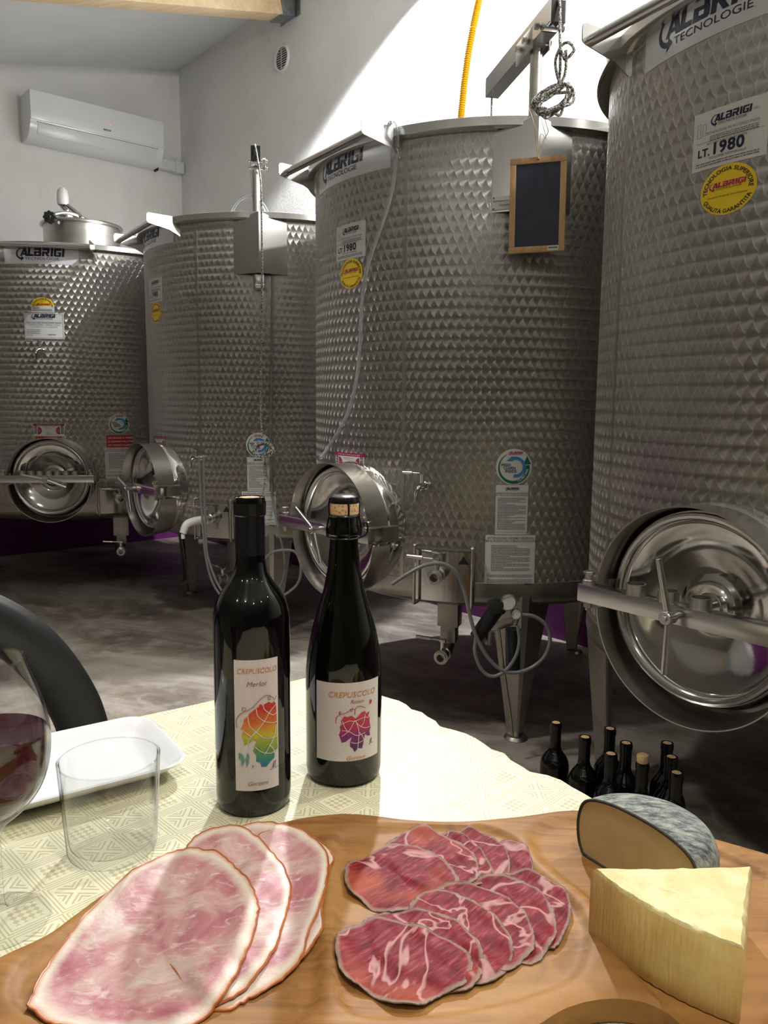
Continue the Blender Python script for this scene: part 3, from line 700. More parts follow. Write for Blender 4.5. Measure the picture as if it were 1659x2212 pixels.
def qr_free_label(c, R, phi, root, z=.903, narrow=1):
    C, o = sticker(c, R, phi, z, .163, .066, 'paper', root, 'cleaning_label', 10); e = .0012
    C.put(rect2d(-.0815, .022, .0815, .033, 10), e, 'header_band', 'wine_print', o)
    C.put(join2(text2d('Per informazioni e ricette inquadra il codice', .0065, 0, .0255, sx=1.1)), e+.0005, 'lettering', 'whiteprint', o)
    C.put(join2(text2d('Sanificazione del serbatoio', .0058, 0, .014), text2d('Istruzioni in italiano', .0042, 0, .009), lines2d(-.016, .016, -.014, 4, .0038, .0016, .3, 8)), e, 'lettering', 'greyprint', o)
    for s_ in (-1, 1):
        C.put(([(s_*(.058-.022*cos(a)), -.003+.021*sin(a)) for a in [-pi/2+pi*i/12 for i in range(13)]], [tuple(range(13))]), e, 'half_disc', 'wine_print', o)
        C.put(join2(lines2d(min(s_*.040, s_*.056), max(s_*.040, s_*.056), .008, 4, .0058, .0010, .3, 4)), e+.0005, 'lettering', 'whiteprint', o)
        C.put(join2(*[rect2d(min(s_*.062, s_*.078), .014-.009*k, max(s_*.062, s_*.078), .021-.009*k) for k in range(5)]), e, 'picture_strip', 'greyprint', o)

def clean_badge(c, R, phi, root, z):
    C = Cyl(c[0], c[1], R, phi, z); e = .0012; r = .056
    o = C.put(disc2d(r, 0, 0, 48, 6), .0006, 'round_clean_badge', 'paper', root)
    big, small = logo2d(.046, .004, .040); C.put(big, e, 'lettering', 'magenta', o); C.put(small, e, 'lettering', 'navy', o)
    g = arcband(.034, .049, 118, 372, 0, -.004, 40, .10); 
    C.put(join2(g, poly2d([(.0275, .006), (.0535, .008), (.040, .034)])), e, 'green_arrow', 'green', o)
    C.put(join2(arcband(.0225, .0325, 80, -100, .004, -.001, 24, .9), arcband(.0225, .0325, 118, 70, .004, -.001, 14, 1), poly2d([(-.024, .018), (-.006, .034), (-.004, .017)])), e+.0003, 'blue_arrow', 'blue', o)
    C.put(join2(text2d('HIGH', .012, -.0395, .002, 'L', bold=.02), text2d('CLEAN', .012, -.033, -.008, 'L', bold=.02), text2d('INSIDE', .012, -.027, -.018, 'L', bold=.02)), e+.0006, 'lettering', 'navy', o)
    tt = text2d('CLORO FREE', .0085, bold=.02, sx=1.1); a0 = rad(-25)
    vs, fs = arc2d(tt, .0445, flip=True); rt_ = rad(52); vs = [(x*cos(rt_)-y*sin(rt_), x*sin(rt_)+y*cos(rt_)-.004) for x, y in vs]
    C.put((vs, fs), e+.0005, 'lettering', 'whiteprint', o)

def instruction_label(c, R, phi, root, z0, z1):
    C, o = sticker(c, R, phi, (z0+z1)/2, .101, z1-z0, 'paper', root, 'instruction_label', 8); e = .0012; h = (z1-z0)/2
    big, small = logo2d(.044, .0, h-.014); C.put(join2(big, small), e, 'lettering', 'navy', o)
    C.put(join2(text2d("NORME D'USO E DI MANUTENZIONE", .0062, 0, h-.028, bold=.02, sx=1.05), text2d('DEI SERBATOI A CAPACITÀ VARIABILE', .0058, 0, h-.034, bold=.02, sx=1.03),
        lines2d(-.044, .044, h-.040, 25, .0041, .0017, .3, 11), text2d('LA DITTA NON GARANTISCE DALLE ERRATE CHIUSURE', .0046, 0, -h+.006)), e, 'lettering', 'greyprint', o)
def notice_label(c, R, phi, root, z0, z1, txt=True):
    C, o = sticker(c, R, phi, (z0+z1)/2, .158, z1-z0, 'paper', root, 'notice_label', 10); e = .0012; h = (z1-z0)/2
    art = [text2d('ATTENZIONE: NORME GENERALI', .0098, 0, h-.013, bold=.012, sx=1.0), text2d('PER IL BUON USO E MANUTENZIONE', .0098, 0, h-.022, bold=.012, sx=1.0),
        lines2d(-.060, .062, h-.032, 17, .0050, .0020, .3, 21), lines2d(-.072, .072, -h+.037, 2, .0046, .0018, .2, 22), lines2d(-.072, .072, -h+.022, 3, .0046, .0018, .2, 23)]
    C.put(join2(*art), e, 'lettering', 'greyprint', o)
    C.put(text2d('Albrigi', .0085, .058, -h+.004, bold=.03, shear=.3), e, 'signature', 'navy', o)

def leg(c, R, phi, root):
    # folded sheet leg: wide at the shell, tapering to the foot, fold outwards
    n, t = nt(phi); c3 = Vector((c[0], c[1], 0)); r1 = R-.015; 
    def sec(z, hw, ro, ri): return [c3+n*ri-t*hw+UPV*z, c3+n*ro-t*(hw*.12)+UPV*z, c3+n*ro+t*(hw*.12)+UPV*z, c3+n*ri+t*hw+UPV*z]
    a = sec(.50, .102, R+.004, R-.06); b = sec(.012, .026, R-.045, R-.075)
    inner = lambda q: [p-n*.006 for p in q]
    mb = MB(); ai, bi = inner(a), inner(b); V = a+b+ai+bi; fs = []
    for i in range(3): fs += [(i, i+1, 5+i, 4+i), (8+i, 12+i, 13+i, 9+i)]
    fs += [(0, 4, 12, 8), (3, 11, 15, 7), (0, 8, 9, 1), (1, 9, 10, 2), (2, 10, 11, 3), (4, 5, 13, 12), (5, 6, 14, 13), (6, 7, 15, 14)]
    mb.add(V, fs, False); o = mb.build('leg', 'dull', root)
    mb = MB(); q = c3+n*(R-.062); mb.cyl(q+UPV*.0, q+UPV*.012, .040, .034, 24); mb.build('foot_pad', 'dull', o)

def tank(loc, R, rot, label, small=False, **k):
    c = loc; root = empty('wine_tank', (c[0], c[1], 0), label, 'tank', 'stainless steel wine tanks')
    mb = MB(); seg = 128
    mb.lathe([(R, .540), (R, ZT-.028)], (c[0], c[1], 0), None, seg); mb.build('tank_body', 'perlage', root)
    mb = MB(); mb.lathe([(R, .542), (R+.0012, .541), (R+.0012, .500), (R-.004, .482), (R-.02, .470), (R-.10, .440), (.05, .390), (0, .389)], (c[0], c[1], 0), None, seg); mb.build('tank_bottom', 'dull', root)
    mb = MB(); mb.lathe([(R-.001, ZT-.03), (R+.028, ZT-.029), (R+.032, ZT-.026), (R+.032, ZT-.002), (R+.030, ZT), (R-.02, ZT), (R-.02, ZT-.02)], (c[0], c[1], 0), None, seg); mb.build('top_rim', 'rimsteel', root)
    mb = MB(); mb.box(vc(k.get('seam', 200), R+.0005, 1.22, c), (.012, .002, 1.36), (nt(k.get('seam', 200))[1], nt(k.get('seam', 200))[0], UPV)); mb.build('weld_seam', 'steel', root)
    for a in k['legs']: leg(c, R, a, root)
    # push-bar bracket over the name label
    L = k['bar']; n, t = nt(L); O = Vector((c[0], c[1], 0))+n*(R+.062)
    hw = .265
    mb = MB(); mb.tube([O-t*hw+UPV*1.905, O+t*hw+UPV*1.905], .0125, 16, False, 1); mb.build('support_bar', 'rimsteel', root)
    for s_ in (-1, 1):
        base = Vector((c[0], c[1], 0))+t*(s_*hw); r_in = sqrt(R*R-hw*hw)
        pl_ = [(r_in-.005, 1.846), (r_in-.005, 1.930), (R+.083, 1.934), (R+.091, 1.931), (R+.094, 1.923), (R+.094, 1.898), (R+.090, 1.892), (R+.082, 1.889), (r_in+.05, 1.872)]
        mb = MB(); mb.prism([(a, b) for a, b in pl_], base-t*.0015, n, UPV, t, .003)
        mb.box(base+n*(r_in+.003)+t*(s_*-.018)+UPV*1.880, (.003, .036, .064), (n, t, UPV)); mb.build('bracket_plate', 'rimsteel', root)
    manhole(c, R, k['mh'], .694, root, None, k['rods'], k['collars'])
    return root

def winch(c, R, phi, root, arm=None, wide=.236):
    """folded cover plate on the shell carrying the mast and arm for the floating lid"""
    n, t = nt(phi); c3 = Vector((c[0], c[1], 0)); hw = wide/2; z0, z1 = 1.668, 1.905
    D = lambda x, y, e: c3+n*(R+e)+t*x+UPV*y
    e0 = -.010; ef = .052; th = .003
    mb = MB(); V = []
    for e_ in (0, -th):
        V += [D(-hw, z0, e0+e_), D(0, z0, ef+e_), D(hw, z0, e0+e_), D(-hw, z1-.012, e0+e_), D(0, z1+.022, ef+e_), D(hw, z1-.012, e0+e_)]
    mb.add(V, [(0, 1, 4, 3), (1, 2, 5, 4), (6, 9, 10, 7), (7, 10, 11, 8), (0, 3, 9, 6), (2, 8, 11, 5), (0, 6, 7, 1), (1, 7, 8, 2), (3, 4, 10, 9), (4, 5, 11, 10)], False)
    pl_ = mb.build('winch_plate', 'rimsteel', root)
    return D, pl_

T2c, T3c, T4c, T1c = (-.5905, 4.258), (.385, 3.088), (1.2025, 1.996), (-1.897, 5.091)
# second tank from the left / middle / right: same model, turned a little
tanks = {}
for key, c, rot, lab, rods, coll in (
    ('T2', T2c, -.8, 'steel wine tank with a rope coil hanging in front, second from the left', (160, 285), ()),
    ('T3', T3c, 0, 'steel wine tank in the middle, wearing the hanging chalkboard, just behind the two bottles', (148, 290), ()),
    ('T4', T4c, -4.5, 'nearest steel wine tank, cut off by the right edge of the photo', (104, 269), (-.105, -.030, .040))):
    R = .65
    rt_ = tank(c, R, rot, lab, legs=[a+(0 if key != 'T4' else 3) for a in (156, 276, 36)], bar=214.6+rot, mh={'T2': 219.5, 'T3': 221.5, 'T4': 218}[key], rods=rods, collars=coll, seam={'T2': 246, 'T3': 240, 'T4': 186}[key])
    tanks[key] = rt_
    logo_label(c, R, 216+rot, rt_)
    volume_label(c, R, 219+rot+(.1 if key == 'T4' else 0), rt_)
    round_badge(c, R, 219.6+rot, rt_, 1.526)
    if key != 'T4':
        qr_free_label(c, R, 218.7+rot, rt_)
        clean_badge(c, R, 271.5+rot*.5, rt_, .912)
        instruction_label(c, R, 271.2+rot*.3, rt_, .699, .855)
        notice_label(c, R, 271.2+rot*.2, rt_, .533, .697)
        tap(c, R, 247.5+rot, .848, rt_)
        # outlet plate and valve
        ph = 253+rot; n, t = nt(ph); O = Vector((c[0], c[1], 0))+n*(R+.004)
        C = Cyl(c[0], c[1], R+.005, ph, .557); pl_ = C.put(rect2d(-.098, -.082, .098, .082, 8), .0, 'outlet_plate', 'polish', rt_)
        tri_ = join2(poly2d([(.045, .055), (.078, .055), (.0615, .083)]),)
        C2 = Cyl(c[0], c[1], R+.005, ph, .545); C2.put(tri_, .0012, 'warning_triangle', 'dark', pl_)
        for s_ in (-1, 1):
            a_ = ph+degrees(s_*.090/R)
            mb = MB(); mb.tube([vc(a_, R, .655, c), vc(a_, R+.028, .655, c), vc(a_, R+.030, .64, c), vc(a_, R+.030, .48, c), vc(a_, R+.028, .468, c), vc(a_, R-.01, .468, c)], .0055, 10, False, 3); mb.build('guard_rod', 'rimsteel', pl_)
        pv = vc(251.8+rot, R, .568, c); n2, t2 = nt(251.8+rot); 
        bv = ballvalve(pv, n2, t2, rt_, 'outlet_valve')
        # bottom drain: square outlet box, elbow and valve
        q = Vector((c[0]-.150, c[1]-.385, 0)) if key == 'T3' else Vector((c[0]-.145, c[1]-.40, 0))
        n3, t3 = nt(250 if key == 'T3' else 225)
        mb = MB(); mb.box(q+UPV*.40, (.075, .060, .14), (t3, n3, UPV), .004); mb.box(q+UPV*.315, (.058, .050, .09), (t3, n3, UPV), .01)
        mb.tube([q+UPV*.31, q+UPV*.265+n3*.005, q+UPV*.245+n3*.03, q+UPV*.243+n3*.05], .021, 16); mb.build('drain_pipe', 'dull', rt_)
        ballvalve(q+UPV*.243+n3*.03, n3, t3, rt_, 'drain_valve')
c = T2c; R = .65
# --- masts
D3, wp3 = winch(T3c, .65, 274.1, tanks['T3'])
Flat(D3(-.118, 1.672, -.0078)+nt(250)[0]*.0, (D3(0, 0, .052)-D3(-.118, 0, -.010)), UPV).put(rect2d(.0, .002, .062, .040), .0012, 'plate_sticker', 'paper', wp3)
Fp = Flat(D3(-.118, 1.672, -.0078), (D3(0, 0, .052)-D3(-.118, 0, -.010)), UPV)
Fp.put(join2(text2d('Regolamento (CE)', .0085, .004, .024, 'L', bold=.02), text2d('Campagna', .0085, .022, .012, 'L', bold=.02), disc2d(.003, .005, .036, 10), disc2d(.003, .005, .005, 10)), .0020, 'lettering', 'greyprint', wp3)
mb = MB(); b3 = D3(-.004, 0, .012)
mb.cyl(b3+UPV*1.60, b3+UPV*2.135, .0175, seg=28); mast3 = mb.build('mast', 'steel', tanks['T3'])
mb = MB(); mb.lathe([(.020, 0), (.021, .03), (.0195, .06)], b3+UPV*1.87, None, 28); mb.build('mast_sleeve', 'rimsteel', mast3)
# the arm on the mast of the middle tank points back over the tank to the left
aF, aB = Vector(aty(1205, 48, 2.27)), Vector(aty(1064, 146, 2.80)); aF.z = 2.145; aB.z = 2.145; ad = (aB-aF).normalized(); as_ = ad.cross(UPV)
aL = (aB-aF).length; am = (aF+aB)/2
mb = MB()
for s_ in (-1, 1): mb.box(am+as_*(s_*.0215)+UPV*.005, (aL, .003, .058), (ad, as_, UPV))
mb.box(am+UPV*-.024+ad*.03, (aL-.06, .044, .003), (ad, as_, UPV)); arm3 = mb.build('arm', 'rimsteel', mast3)
mb = MB(); q = b3+UPV*2.125
for s_ in (-1, 1): mb.box(q+as_*(s_*.0255)+UPV*.01+ad*.03, (.13, .004, .060), (ad, as_, UPV), .001)
mb.box(q+UPV*-.006+ad*.03, (.12, .05, .004), (ad, as_, UPV)); mb.build('arm_saddle', 'dull', mast3)
for k_ in (.0, .055, -.09):
    mb = MB(); mb.cyl(q-as_*.040+ad*k_+UPV*.012, q+as_*.040+ad*k_+UPV*.012, .005, seg=8); mb.cyl(q+as_*.030+ad*k_+UPV*.012, q+as_*.044+ad*k_+UPV*.012, .009, seg=6); mb.cyl(q-as_*.044+ad*k_+UPV*.012, q-as_*.030+ad*k_+UPV*.012, .009, seg=6); mb.build('arm_bolt', 'dull', arm3)
mb = MB(); mb.lathe([(0, -.012), (.024, -.012), (.027, -.008), (.021, 0), (.027, .008), (.024, .012), (0, .012)], aF+ad*.028+UPV*.004, (ad, UPV, as_), 28); mb.build('pulley', 'dark', arm3)
mb = MB(); mb.box(aF+ad*.002+UPV*.004, (.004, .040, .055), (ad, as_, UPV)); mb.build('end_cap', 'dark', arm3)
mb = MB(); mb.tube([aB+UPV*-.02, aB+UPV*-.12, aB-UPV*.30, aB-UPV*.60], .0035, 8); mb.build('lid_rope', 'rope', mast3)
# second tank: mast with its arm seen end on
D2, wp2 = winch(T2c, .65, 272.9, tanks['T2'])
mb = MB(); b2 = D2(-.014, 0, .010); mb.cyl(b2+UPV*1.60, b2+UPV*2.125, .0175, seg=24); mast2 = mb.build('mast', 'steel', tanks['T2'])
ad2 = (Vector((0, 0, 0))-Vector((b2.x, b2.y, 0))).normalized(); ad2 = -ad2; as2 = ad2.cross(UPV)
mb = MB()
for s_ in (-1, 1): mb.box(b2+ad2*.22+as2*(s_*.021)+UPV*2.15, (.62, .003, .058), (ad2, as2, UPV))
arm2 = mb.build('arm', 'rimsteel', mast2)
f2 = b2-ad2*.09+UPV*2.15
mb = MB(); mb.box(f2, (.006, .040, .062), (ad2, as2, UPV)); mb.build('end_cap', 'dark', arm2)
mb = MB(); mb.lathe([(0, -.012), (.026, -.012), (.028, -.008), (.022, 0), (.028, .008), (.026, .012), (0, .012)], f2+ad2*.02, (ad2, UPV, as2), 24); mb.build('pulley', 'dark', arm2)
for k_ in (0, .05):
    mb = MB(); mb.cyl(f2-as2*.03+ad2*.05-UPV*(.015+k_*.6), f2+as2*.05+ad2*.05-UPV*(.015+k_*.6), .007, seg=8); mb.cyl(f2+as2*.03+ad2*.05-UPV*(.015+k_*.6), f2+as2*.042+ad2*.05-UPV*(.015+k_*.6), .012, seg=6); mb.build('arm_bolt', 'steel', arm2)
mb = MB(); mb.box(D2(.0, 1.640, .015), (.040, .03, .06), None, .003); mb.cyl(D2(-.02, 1.615, .03), D2(.02, 1.615, .03), .012, seg=16); mb.build('rope_cleat', 'rimsteel', tanks['T2'])

# ------------------------------------------------------------------ left tank with hatch
c = T1c; R = .80
rt1 = tank(c, R, 0, 'wide steel wine tank at the far left, with a round hatch on its top', legs=(337, 217, 97), bar=276, mh=276.5, rods=(168, 338), collars=tuple(-.125+.045*i for i in range(7)), seam=232)
tanks['T1'] = rt1
C, o = sticker(c, R, 275.2, 1.860, .385, .078, 'silver', rt1, 'name_label', 20); big, small = logo2d(.255, .0, .0)
C.put(big, .0014, 'lettering', 'navy', o); C.put(small, .0014, 'lettering', 'navy', o)
round_badge(c, R, 275.2, rt1, 1.602, True)
C, o = sticker(c, R, 275.2, 1.588, .118, .034, 'paper', rt1, 'serial_label', 6, .0012); C.put(lines2d(-.05, .05, .008, 3, .007, .003, .1, 31), .002, 'lettering', 'greyprint', o)
C, o = sticker(c, R, 275.3, 1.500, .205, .134, 'paper', rt1, 'maker_label', 10); big, small = logo2d(.125, .0, .044)
C.put(join2(big, small), .0013, 'lettering', 'navy', o)
C.put(join2(text2d('TECNOLOGIE IN ACCIAIO INOX', .0125, 0, .014, bold=.02, sx=1.0), text2d('37020 STALLAVENA - VERONA - ITALIA', .0095, 0, .003), text2d('Tel. +39 045 907411 - Fax +39 045 907427', .0080, 0, -.007), lines2d(-.092, -.02, -.018, 4, .0095, .003, .3, 33), lines2d(.02, .06, -.042, 1, .01, .004, 0, 34),
    *[rect2d(a, b, a2, b2_, 4) for a, b, a2, b2_ in ((-.098, .061, .098, .0625), (-.098, -.0625, .098, -.061), (-.098, -.062, -.0965, .062), (.0965, -.062, .098, .062))]), .0013, 'lettering', 'greyprint', o)
tap(c, R, 274.6, 1.372, rt1, k=1.15)
qr_free_label(c, R, 275.2, rt1, .948)
C, o = sticker(c, R, 275.0, .885, .135, .056, 'redsign', rt1, 'warning_label', 6)
C.put(join2(text2d('APRIRE SOLO PER LA PULIZIA', .0075, 0, .014), lines2d(-.06, .06, .006, 4, .008, .003, .1, 41)), .0013, 'lettering', 'whiteprint', o)
C.put(join2(poly2d([(-.062, .010), (-.050, .010), (-.056, .022)]), poly2d([(.050, .010), (.062, .010), (.056, .022)])), .0013, 'warning_triangle', 'yellow', o)
clean_badge(c, R, 301.4, rt1, .982)
C, o = sticker(c, R, 301.5, .885, .143, .068, 'redsign', rt1, 'reminder_label', 8)
C.put(join2(text2d('RICORDARSI DI APRIRE', .0135, -.062, .014, 'L', bold=.01, sx=.95), text2d('IL CHIUSINO NELLE FASI', .0135, -.062, -.006, 'L', bold=.01, sx=.92), text2d('DI CARICO E SCARICO', .0135, -.062, -.026, 'L', bold=.01, sx=1)), .0013, 'lettering', 'whiteprint', o)
notice_label(c, R, 301.2, rt1, .678, .849)
# outlet plate, rods, valve, drain of the left tank
ph = 298.5; C = Cyl(c[0], c[1], R+.005, ph, .557); pl_ = C.put(rect2d(-.098, -.075, .098, .075, 8), .0, 'outlet_plate', 'polish', rt1)
mb = MB(); a_ = ph-6; mb.tube([vc(a_, R, .645, c), vc(a_, R+.028, .645, c), vc(a_, R+.030, .63, c), vc(a_, R+.030, .49, c), vc(a_, R, .48, c)], .0055, 10, False, 3); mb.build('guard_rod', 'rimsteel', pl_)
n2, t2 = nt(300); ballvalve(vc(300, R, .568, c), n2, t2, rt1, 'outlet_valve')
q = Vector(aty(262, 1140, 4.55)); q = Vector((q.x, q.y, 0)); n3, t3 = nt(285)
mb = MB(); mb.box(q+UPV*.40, (.085, .060, .14), (t3, n3, UPV), .004); mb.box(q+UPV*.33, (.058, .050, .10), (t3, n3, UPV), .01); mb.tube([q+UPV*.31, q+UPV*.275+n3*.005, q+UPV*.255+n3*.03, q+UPV*.25+n3*.05], .021, 16); mb.build('drain_pipe', 'dull', rt1)
ballvalve(q+UPV*.25+n3*.03, n3, t3, rt1, 'drain_valve')
# sloping roof and hatch
mb = MB(); mb.lathe([(R-.015, ZT-.004), (R-.02, ZT+.001), (.24, ZT+.055), (0, ZT+.056)], (c[0], c[1], 0), None, 96); mb.build('tank_roof', 'steel', rt1)
hc = Vector((c[0]+.02, c[1]-.05, 0)); hz = ZT+.04
mb = MB(); mb.lathe([(.222, 0), (.222, .185), (.226, .190)], hc+UPV*hz, None, 64); hatch = mb.build('hatch_neck', 'steel', rt1)
mb = MB(); mb.lathe([(.224, .112), (.238, .114), (.243, .122), (.238, .131), (.224, .134), (.12, .152), (0, .156)], hc+UPV*(hz+.072), None, 64); mb.build('hatch_lid', 'rimsteel', hatch)
hz += .202; kp = hc+Vector((-.085, -.232, 0))
mb = MB(); mb.tube([hc+UPV*(hz+.02)+Vector((.06, -.06, 0)), hc+UPV*(hz+.045)+Vector((-.02, -.14, 0)), kp+UPV*(hz+.01), kp+UPV*(hz-.03)], .012, 10); mb.build('hatch_lever', 'rimsteel', hatch)
mb = MB(); kn = kp+UPV*(hz-.008)+Vector((-.0, -.02, 0)); rr = []
for i in range(48): a = 2*pi*i/48; r_ = .034+.0035*cos(8*a); rr.append((r_*cos(a), r_*sin(a)))
mb.prism(rr, kn, (1, 0, 0), UPV, (0, -1, 0), .026); mb.cyl(kn+Vector((0, -.026, 0)), kn+Vector((0, -.032, 0)), .012); mb.build('star_knob', 'dark', hatch)
mb = MB(); ap = hc+Vector((-.05, -.10, hz+.02)); mb.lathe([(.0, 0), (.05, 0), (.05, .02), (.02, .03), (.02, .05), (0, .05)], ap, None, 28); mb.tube([ap+UPV*.05, ap+UPV*.08+Vector((-.03, 0, 0)), ap+UPV*.09+Vector((-.01, 0, .0)), ap+Vector((.05, 0, .045)), ap+Vector((.09, 0, .01))], .012, 10); mb.build('relief_valve_base', 'rimsteel', hatch)
mb = MB(); mb.lathe([(.028, 0), (.033, .01), (.034, .05), (.029, .085), (.015, .10), (0, .102)], ap+Vector((-.02, 0, .08)), None, 24); mb.build('relief_valve_cap', 'white_pl', hatch)

# ------------------------------------------------------------------ things hanging on and around the tanks
def px(pts, y): return [aty(u, v, y if not callable(y) else y(u, v)) for u, v in pts]
def single(mb, name, m, label, cat, group=None):
    o = recenter(mb.build(name, m)); return tag(o, label, cat, group)
mb = MB(); hp = [Vector(aty(*q)) for q in ((1040, -60, 3.25), (1035, 0, 3.22), (1022, 60, 3.2), (1011, 120, 3.2), (1003, 180, 3.2), (997, 240, 3.2), (993, 290, 3.2), (985, 350, 3.2))]
Pn = []; 
for i in range(len(hp)-1):
    for k_ in range(24): Pn.append(hp[i].lerp(hp[i+1], k_/24))
mb.tube(Pn, .014, 14, sub=1, rfn=lambda q: .0128+.0018*(1 if int(q*len(Pn)*1.0) % 2 else -1))
single(mb, 'corrugated_conduit', 'hoseyel', 'yellow corrugated cable conduit dropping from the roof into the middle tank', 'conduit')
# clear tube down the front of the middle tank
def cylrad(c, R, u, v):
    d = ray(u, v); A = d[0]**2+d[1]**2; B = -2*(d[0]*c[0]+d[1]*c[1]); C_ = c[0]**2+c[1]**2-R*R
    D = B*B-4*A*C_; t = (-B-sqrt(max(D, 0)))/2/A; return Vector((d[0]*t, d[1]*t, EZ+d[2]*t))
pts = [aty(838, 285, 2.62)]+[tuple(cylrad(T3c, .70 if v < 330 else .668, u, v)) for u, v in ((841, 268), (850, 266), (857, 285), (857, 330), (849, 400), (833, 460), (812, 520), (793, 580), (782, 650), (778, 740), (770, 820), (756, 880), (735, 925), (710, 965))]+[tuple(cylrad(T3c, .72, 692, 990))]
mb = MB(); mb.tube(pts, .0062, 10); single(mb, 'clear_tube', 'tube', 'long clear plastic tube hanging over the rim of the middle tank', 'tube')
# arch of tube on the second tank and the cable below its plate
mb = MB(); mb.tube(px([(500, 475), (504, 452), (517, 433), (536, 424), (556, 431), (572, 448), (582, 474)], lambda u, v: 3.60), .0075, 10); single(mb, 'tube_arch', 'tube', 'white tube arching over the rim of the tank with the rope coil', 'tube')
mb = MB(); mb.tube([tuple(cylrad(T2c, .665, u, v)) for u, v in ((588, 596), (587, 700), (586, 800), (585, 900), (585, 1000), (588, 1070))]+[aty(600, 1140, 3.52), aty(614, 1200, 3.52), aty(612, 1250, 3.52), aty(590, 1290, 3.52)], .0052, 8); single(mb, 'grey_cable', 'greytube', 'thin grey tube running down behind the rope coil', 'tube')
mb = MB(); mb.tube(px([(590, 1300), (640, 1265), (650, 1225), (640, 1195), (618, 1188), (585, 1195), (570, 1220), (575, 1280)], 3.45), .0060, 8); single(mb, 'hose_loop', 'greytube', 'loop of grey hose behind the slim-necked bottle', 'tube')
for q, lb in (((0, 0), 'left'), ((9, 2), 'right')):
    mb = MB(); mb.tube(px([(431+q[0], 988), (432+q[0], 1030), (435+q[0]*.8, 1090), (439+q[0]*.6, 1150), (444+q[0]*.5, 1200), (456+q[0], 1250), (474+q[0], 1283), (500, 1310), (520, 1330)], 3.48), .0055, 8); single(mb, 'sample_tube', 'greytube', 'grey tube falling from the sample tap of the second tank, %s strand' % lb, 'tube', 'tubes from the sample tap')
# rope and coil of the second tank
f2p = f2+Vector((0, 0, .0))-ad2*.035
mb = MB(); rp = [f2+ad2*.01+UPV*.03, f2-ad2*.012+UPV*.02, aty(563, 390, 3.46), aty(565, 470, 3.46), aty(566, 560, 3.46), aty(565, 700, 3.50), aty(563, 850, 3.53), aty(566, 945, 3.53)]
mb.tube(rp, .0042, 8)
for k_ in range(6):
    r_ = .040+.006*random.random(); cc_ = Vector(aty(571+random.uniform(-3, 3), 968+random.uniform(-3, 6), 3.52-.004*k_)); ax_, ay_ = Vector((1, 0, .15*random.uniform(-1, 1))), Vector((0, .5, .62+.2*random.random()))
    mb.tube([cc_+ax_*(r_*cos(a))+ay_*(r_*sin(a)) for a in [2*pi*i/16 for i in range(16)]], .0042, 8, True, 2)
mb.tube([aty(572, 990, 3.52), aty(573, 1030, 3.53), aty(568, 1062, 3.53), aty(563, 1085, 3.53)], .0030, 8)
single(mb, 'rope_coil', 'rope', 'thin flecked rope ending in a coil before the second tank', 'rope')
# rope bundle of the middle tank
mb = MB(); mb.tube([aF+ad*.03+UPV*.032, aF-ad*.006+UPV*.022, aty(1210, 95, 2.25), aty(1216, 118, 2.25), aty(1222, 128, 2.25), aty(1240, 108, 2.24), aty(1228, 92, 2.25), aty(1212, 100, 2.26), aty(1200, 130, 2.27), aty(1203, 160, 2.27), aty(1210, 180, 2.27)], .0042, 8)
mb.tube([aty(1222, 108, 2.25), aty(1222, 150, 2.26), aty(1212, 178, 2.27), aty(1185, 200, 2.27), aty(1158, 214, 2.27)], .0042, 8)
mb.tube([aty(1210, 110, 2.26), aty(1210, 150, 2.27), aty(1206, 185, 2.28)], .0042, 8)
for k_ in range(8):
    j = lambda s_: random.uniform(-2.6*s_, 2.6*s_)
    el = [(1156+j(3), 226+j(4)), (1180+j(3), 206+j(5)), (1214+j(4), 190+j(4)), (1232+j(3), 190+j(4)), (1228+j(4), 214+j(5)), (1206+j(5), 236+j(5)), (1180+j(5), 245+j(5)), (1162+j(3), 238+j(3))]
    mb.tube([aty(u, v, 2.305+.012*sin(i*1.3+k_)-.004*k_) for i, (u, v) in enumerate(el)], .0042, 8, True, 5)
single(mb, 'rope_bundle', 'rope', 'flecked rope tied in a loose bundle on the mast above the chalkboard', 'rope')
# chalkboard on twine
TL, TR, BL = Vector(aty(1103, 345, 2.375)), Vector(aty(1225, 334, 2.330)), Vector(aty(1097, 534, 2.372))
cX = (TR-TL).normalized(); cY = (TL-BL); cY = (cY-cX*cY.dot(cX)).normalized(); cZ = cX.cross(cY); W_, H_ = (TR-TL).length, .262; cO = TL+cX*W_/2-cY*H_/2
cb = empty('chalkboard', cO-cY*H_/2, 'small blank slate board in a wooden frame hanging from twine', 'chalkboard')
mb = MB(); mb.box(cO, (W_-.02, H_-.02, .004), (cX, cY, cZ)); mb.build('slate', 'slate', cb)
fwid = .017
def rrect(hw, hh, r, n=5):
    out = []
    for cx_, cy_, a in ((hw-r, hh-r, 0), (-hw+r, hh-r, 90), (-hw+r, -hh+r, 180), (hw-r, -hh+r, 270)):
        for i in range(n+1): b = rad(a+90*i/n); out.append((cx_+r*cos(b), cy_+r*sin(b)))
    return out
for nm, a, b in (('frame_rail', (-W_/2, H_/2-fwid), (W_/2, H_/2)), ('frame_rail', (-W_/2, -H_/2), (W_/2, -H_/2+fwid)), ('frame_stile', (-W_/2, -H_/2+fwid), (-W_/2+fwid, H_/2-fwid)), ('frame_stile', (W_/2-fwid, -H_/2+fwid), (W_/2, H_/2-fwid))):
    mb = MB(); mb.box(cO+cX*((a[0]+b[0])/2)+cY*((a[1]+b[1])/2)+cZ*.0, (b[0]-a[0], b[1]-a[1], .011), (cX, cY, cZ), .0018); mb.build(nm, 'frame', cb)
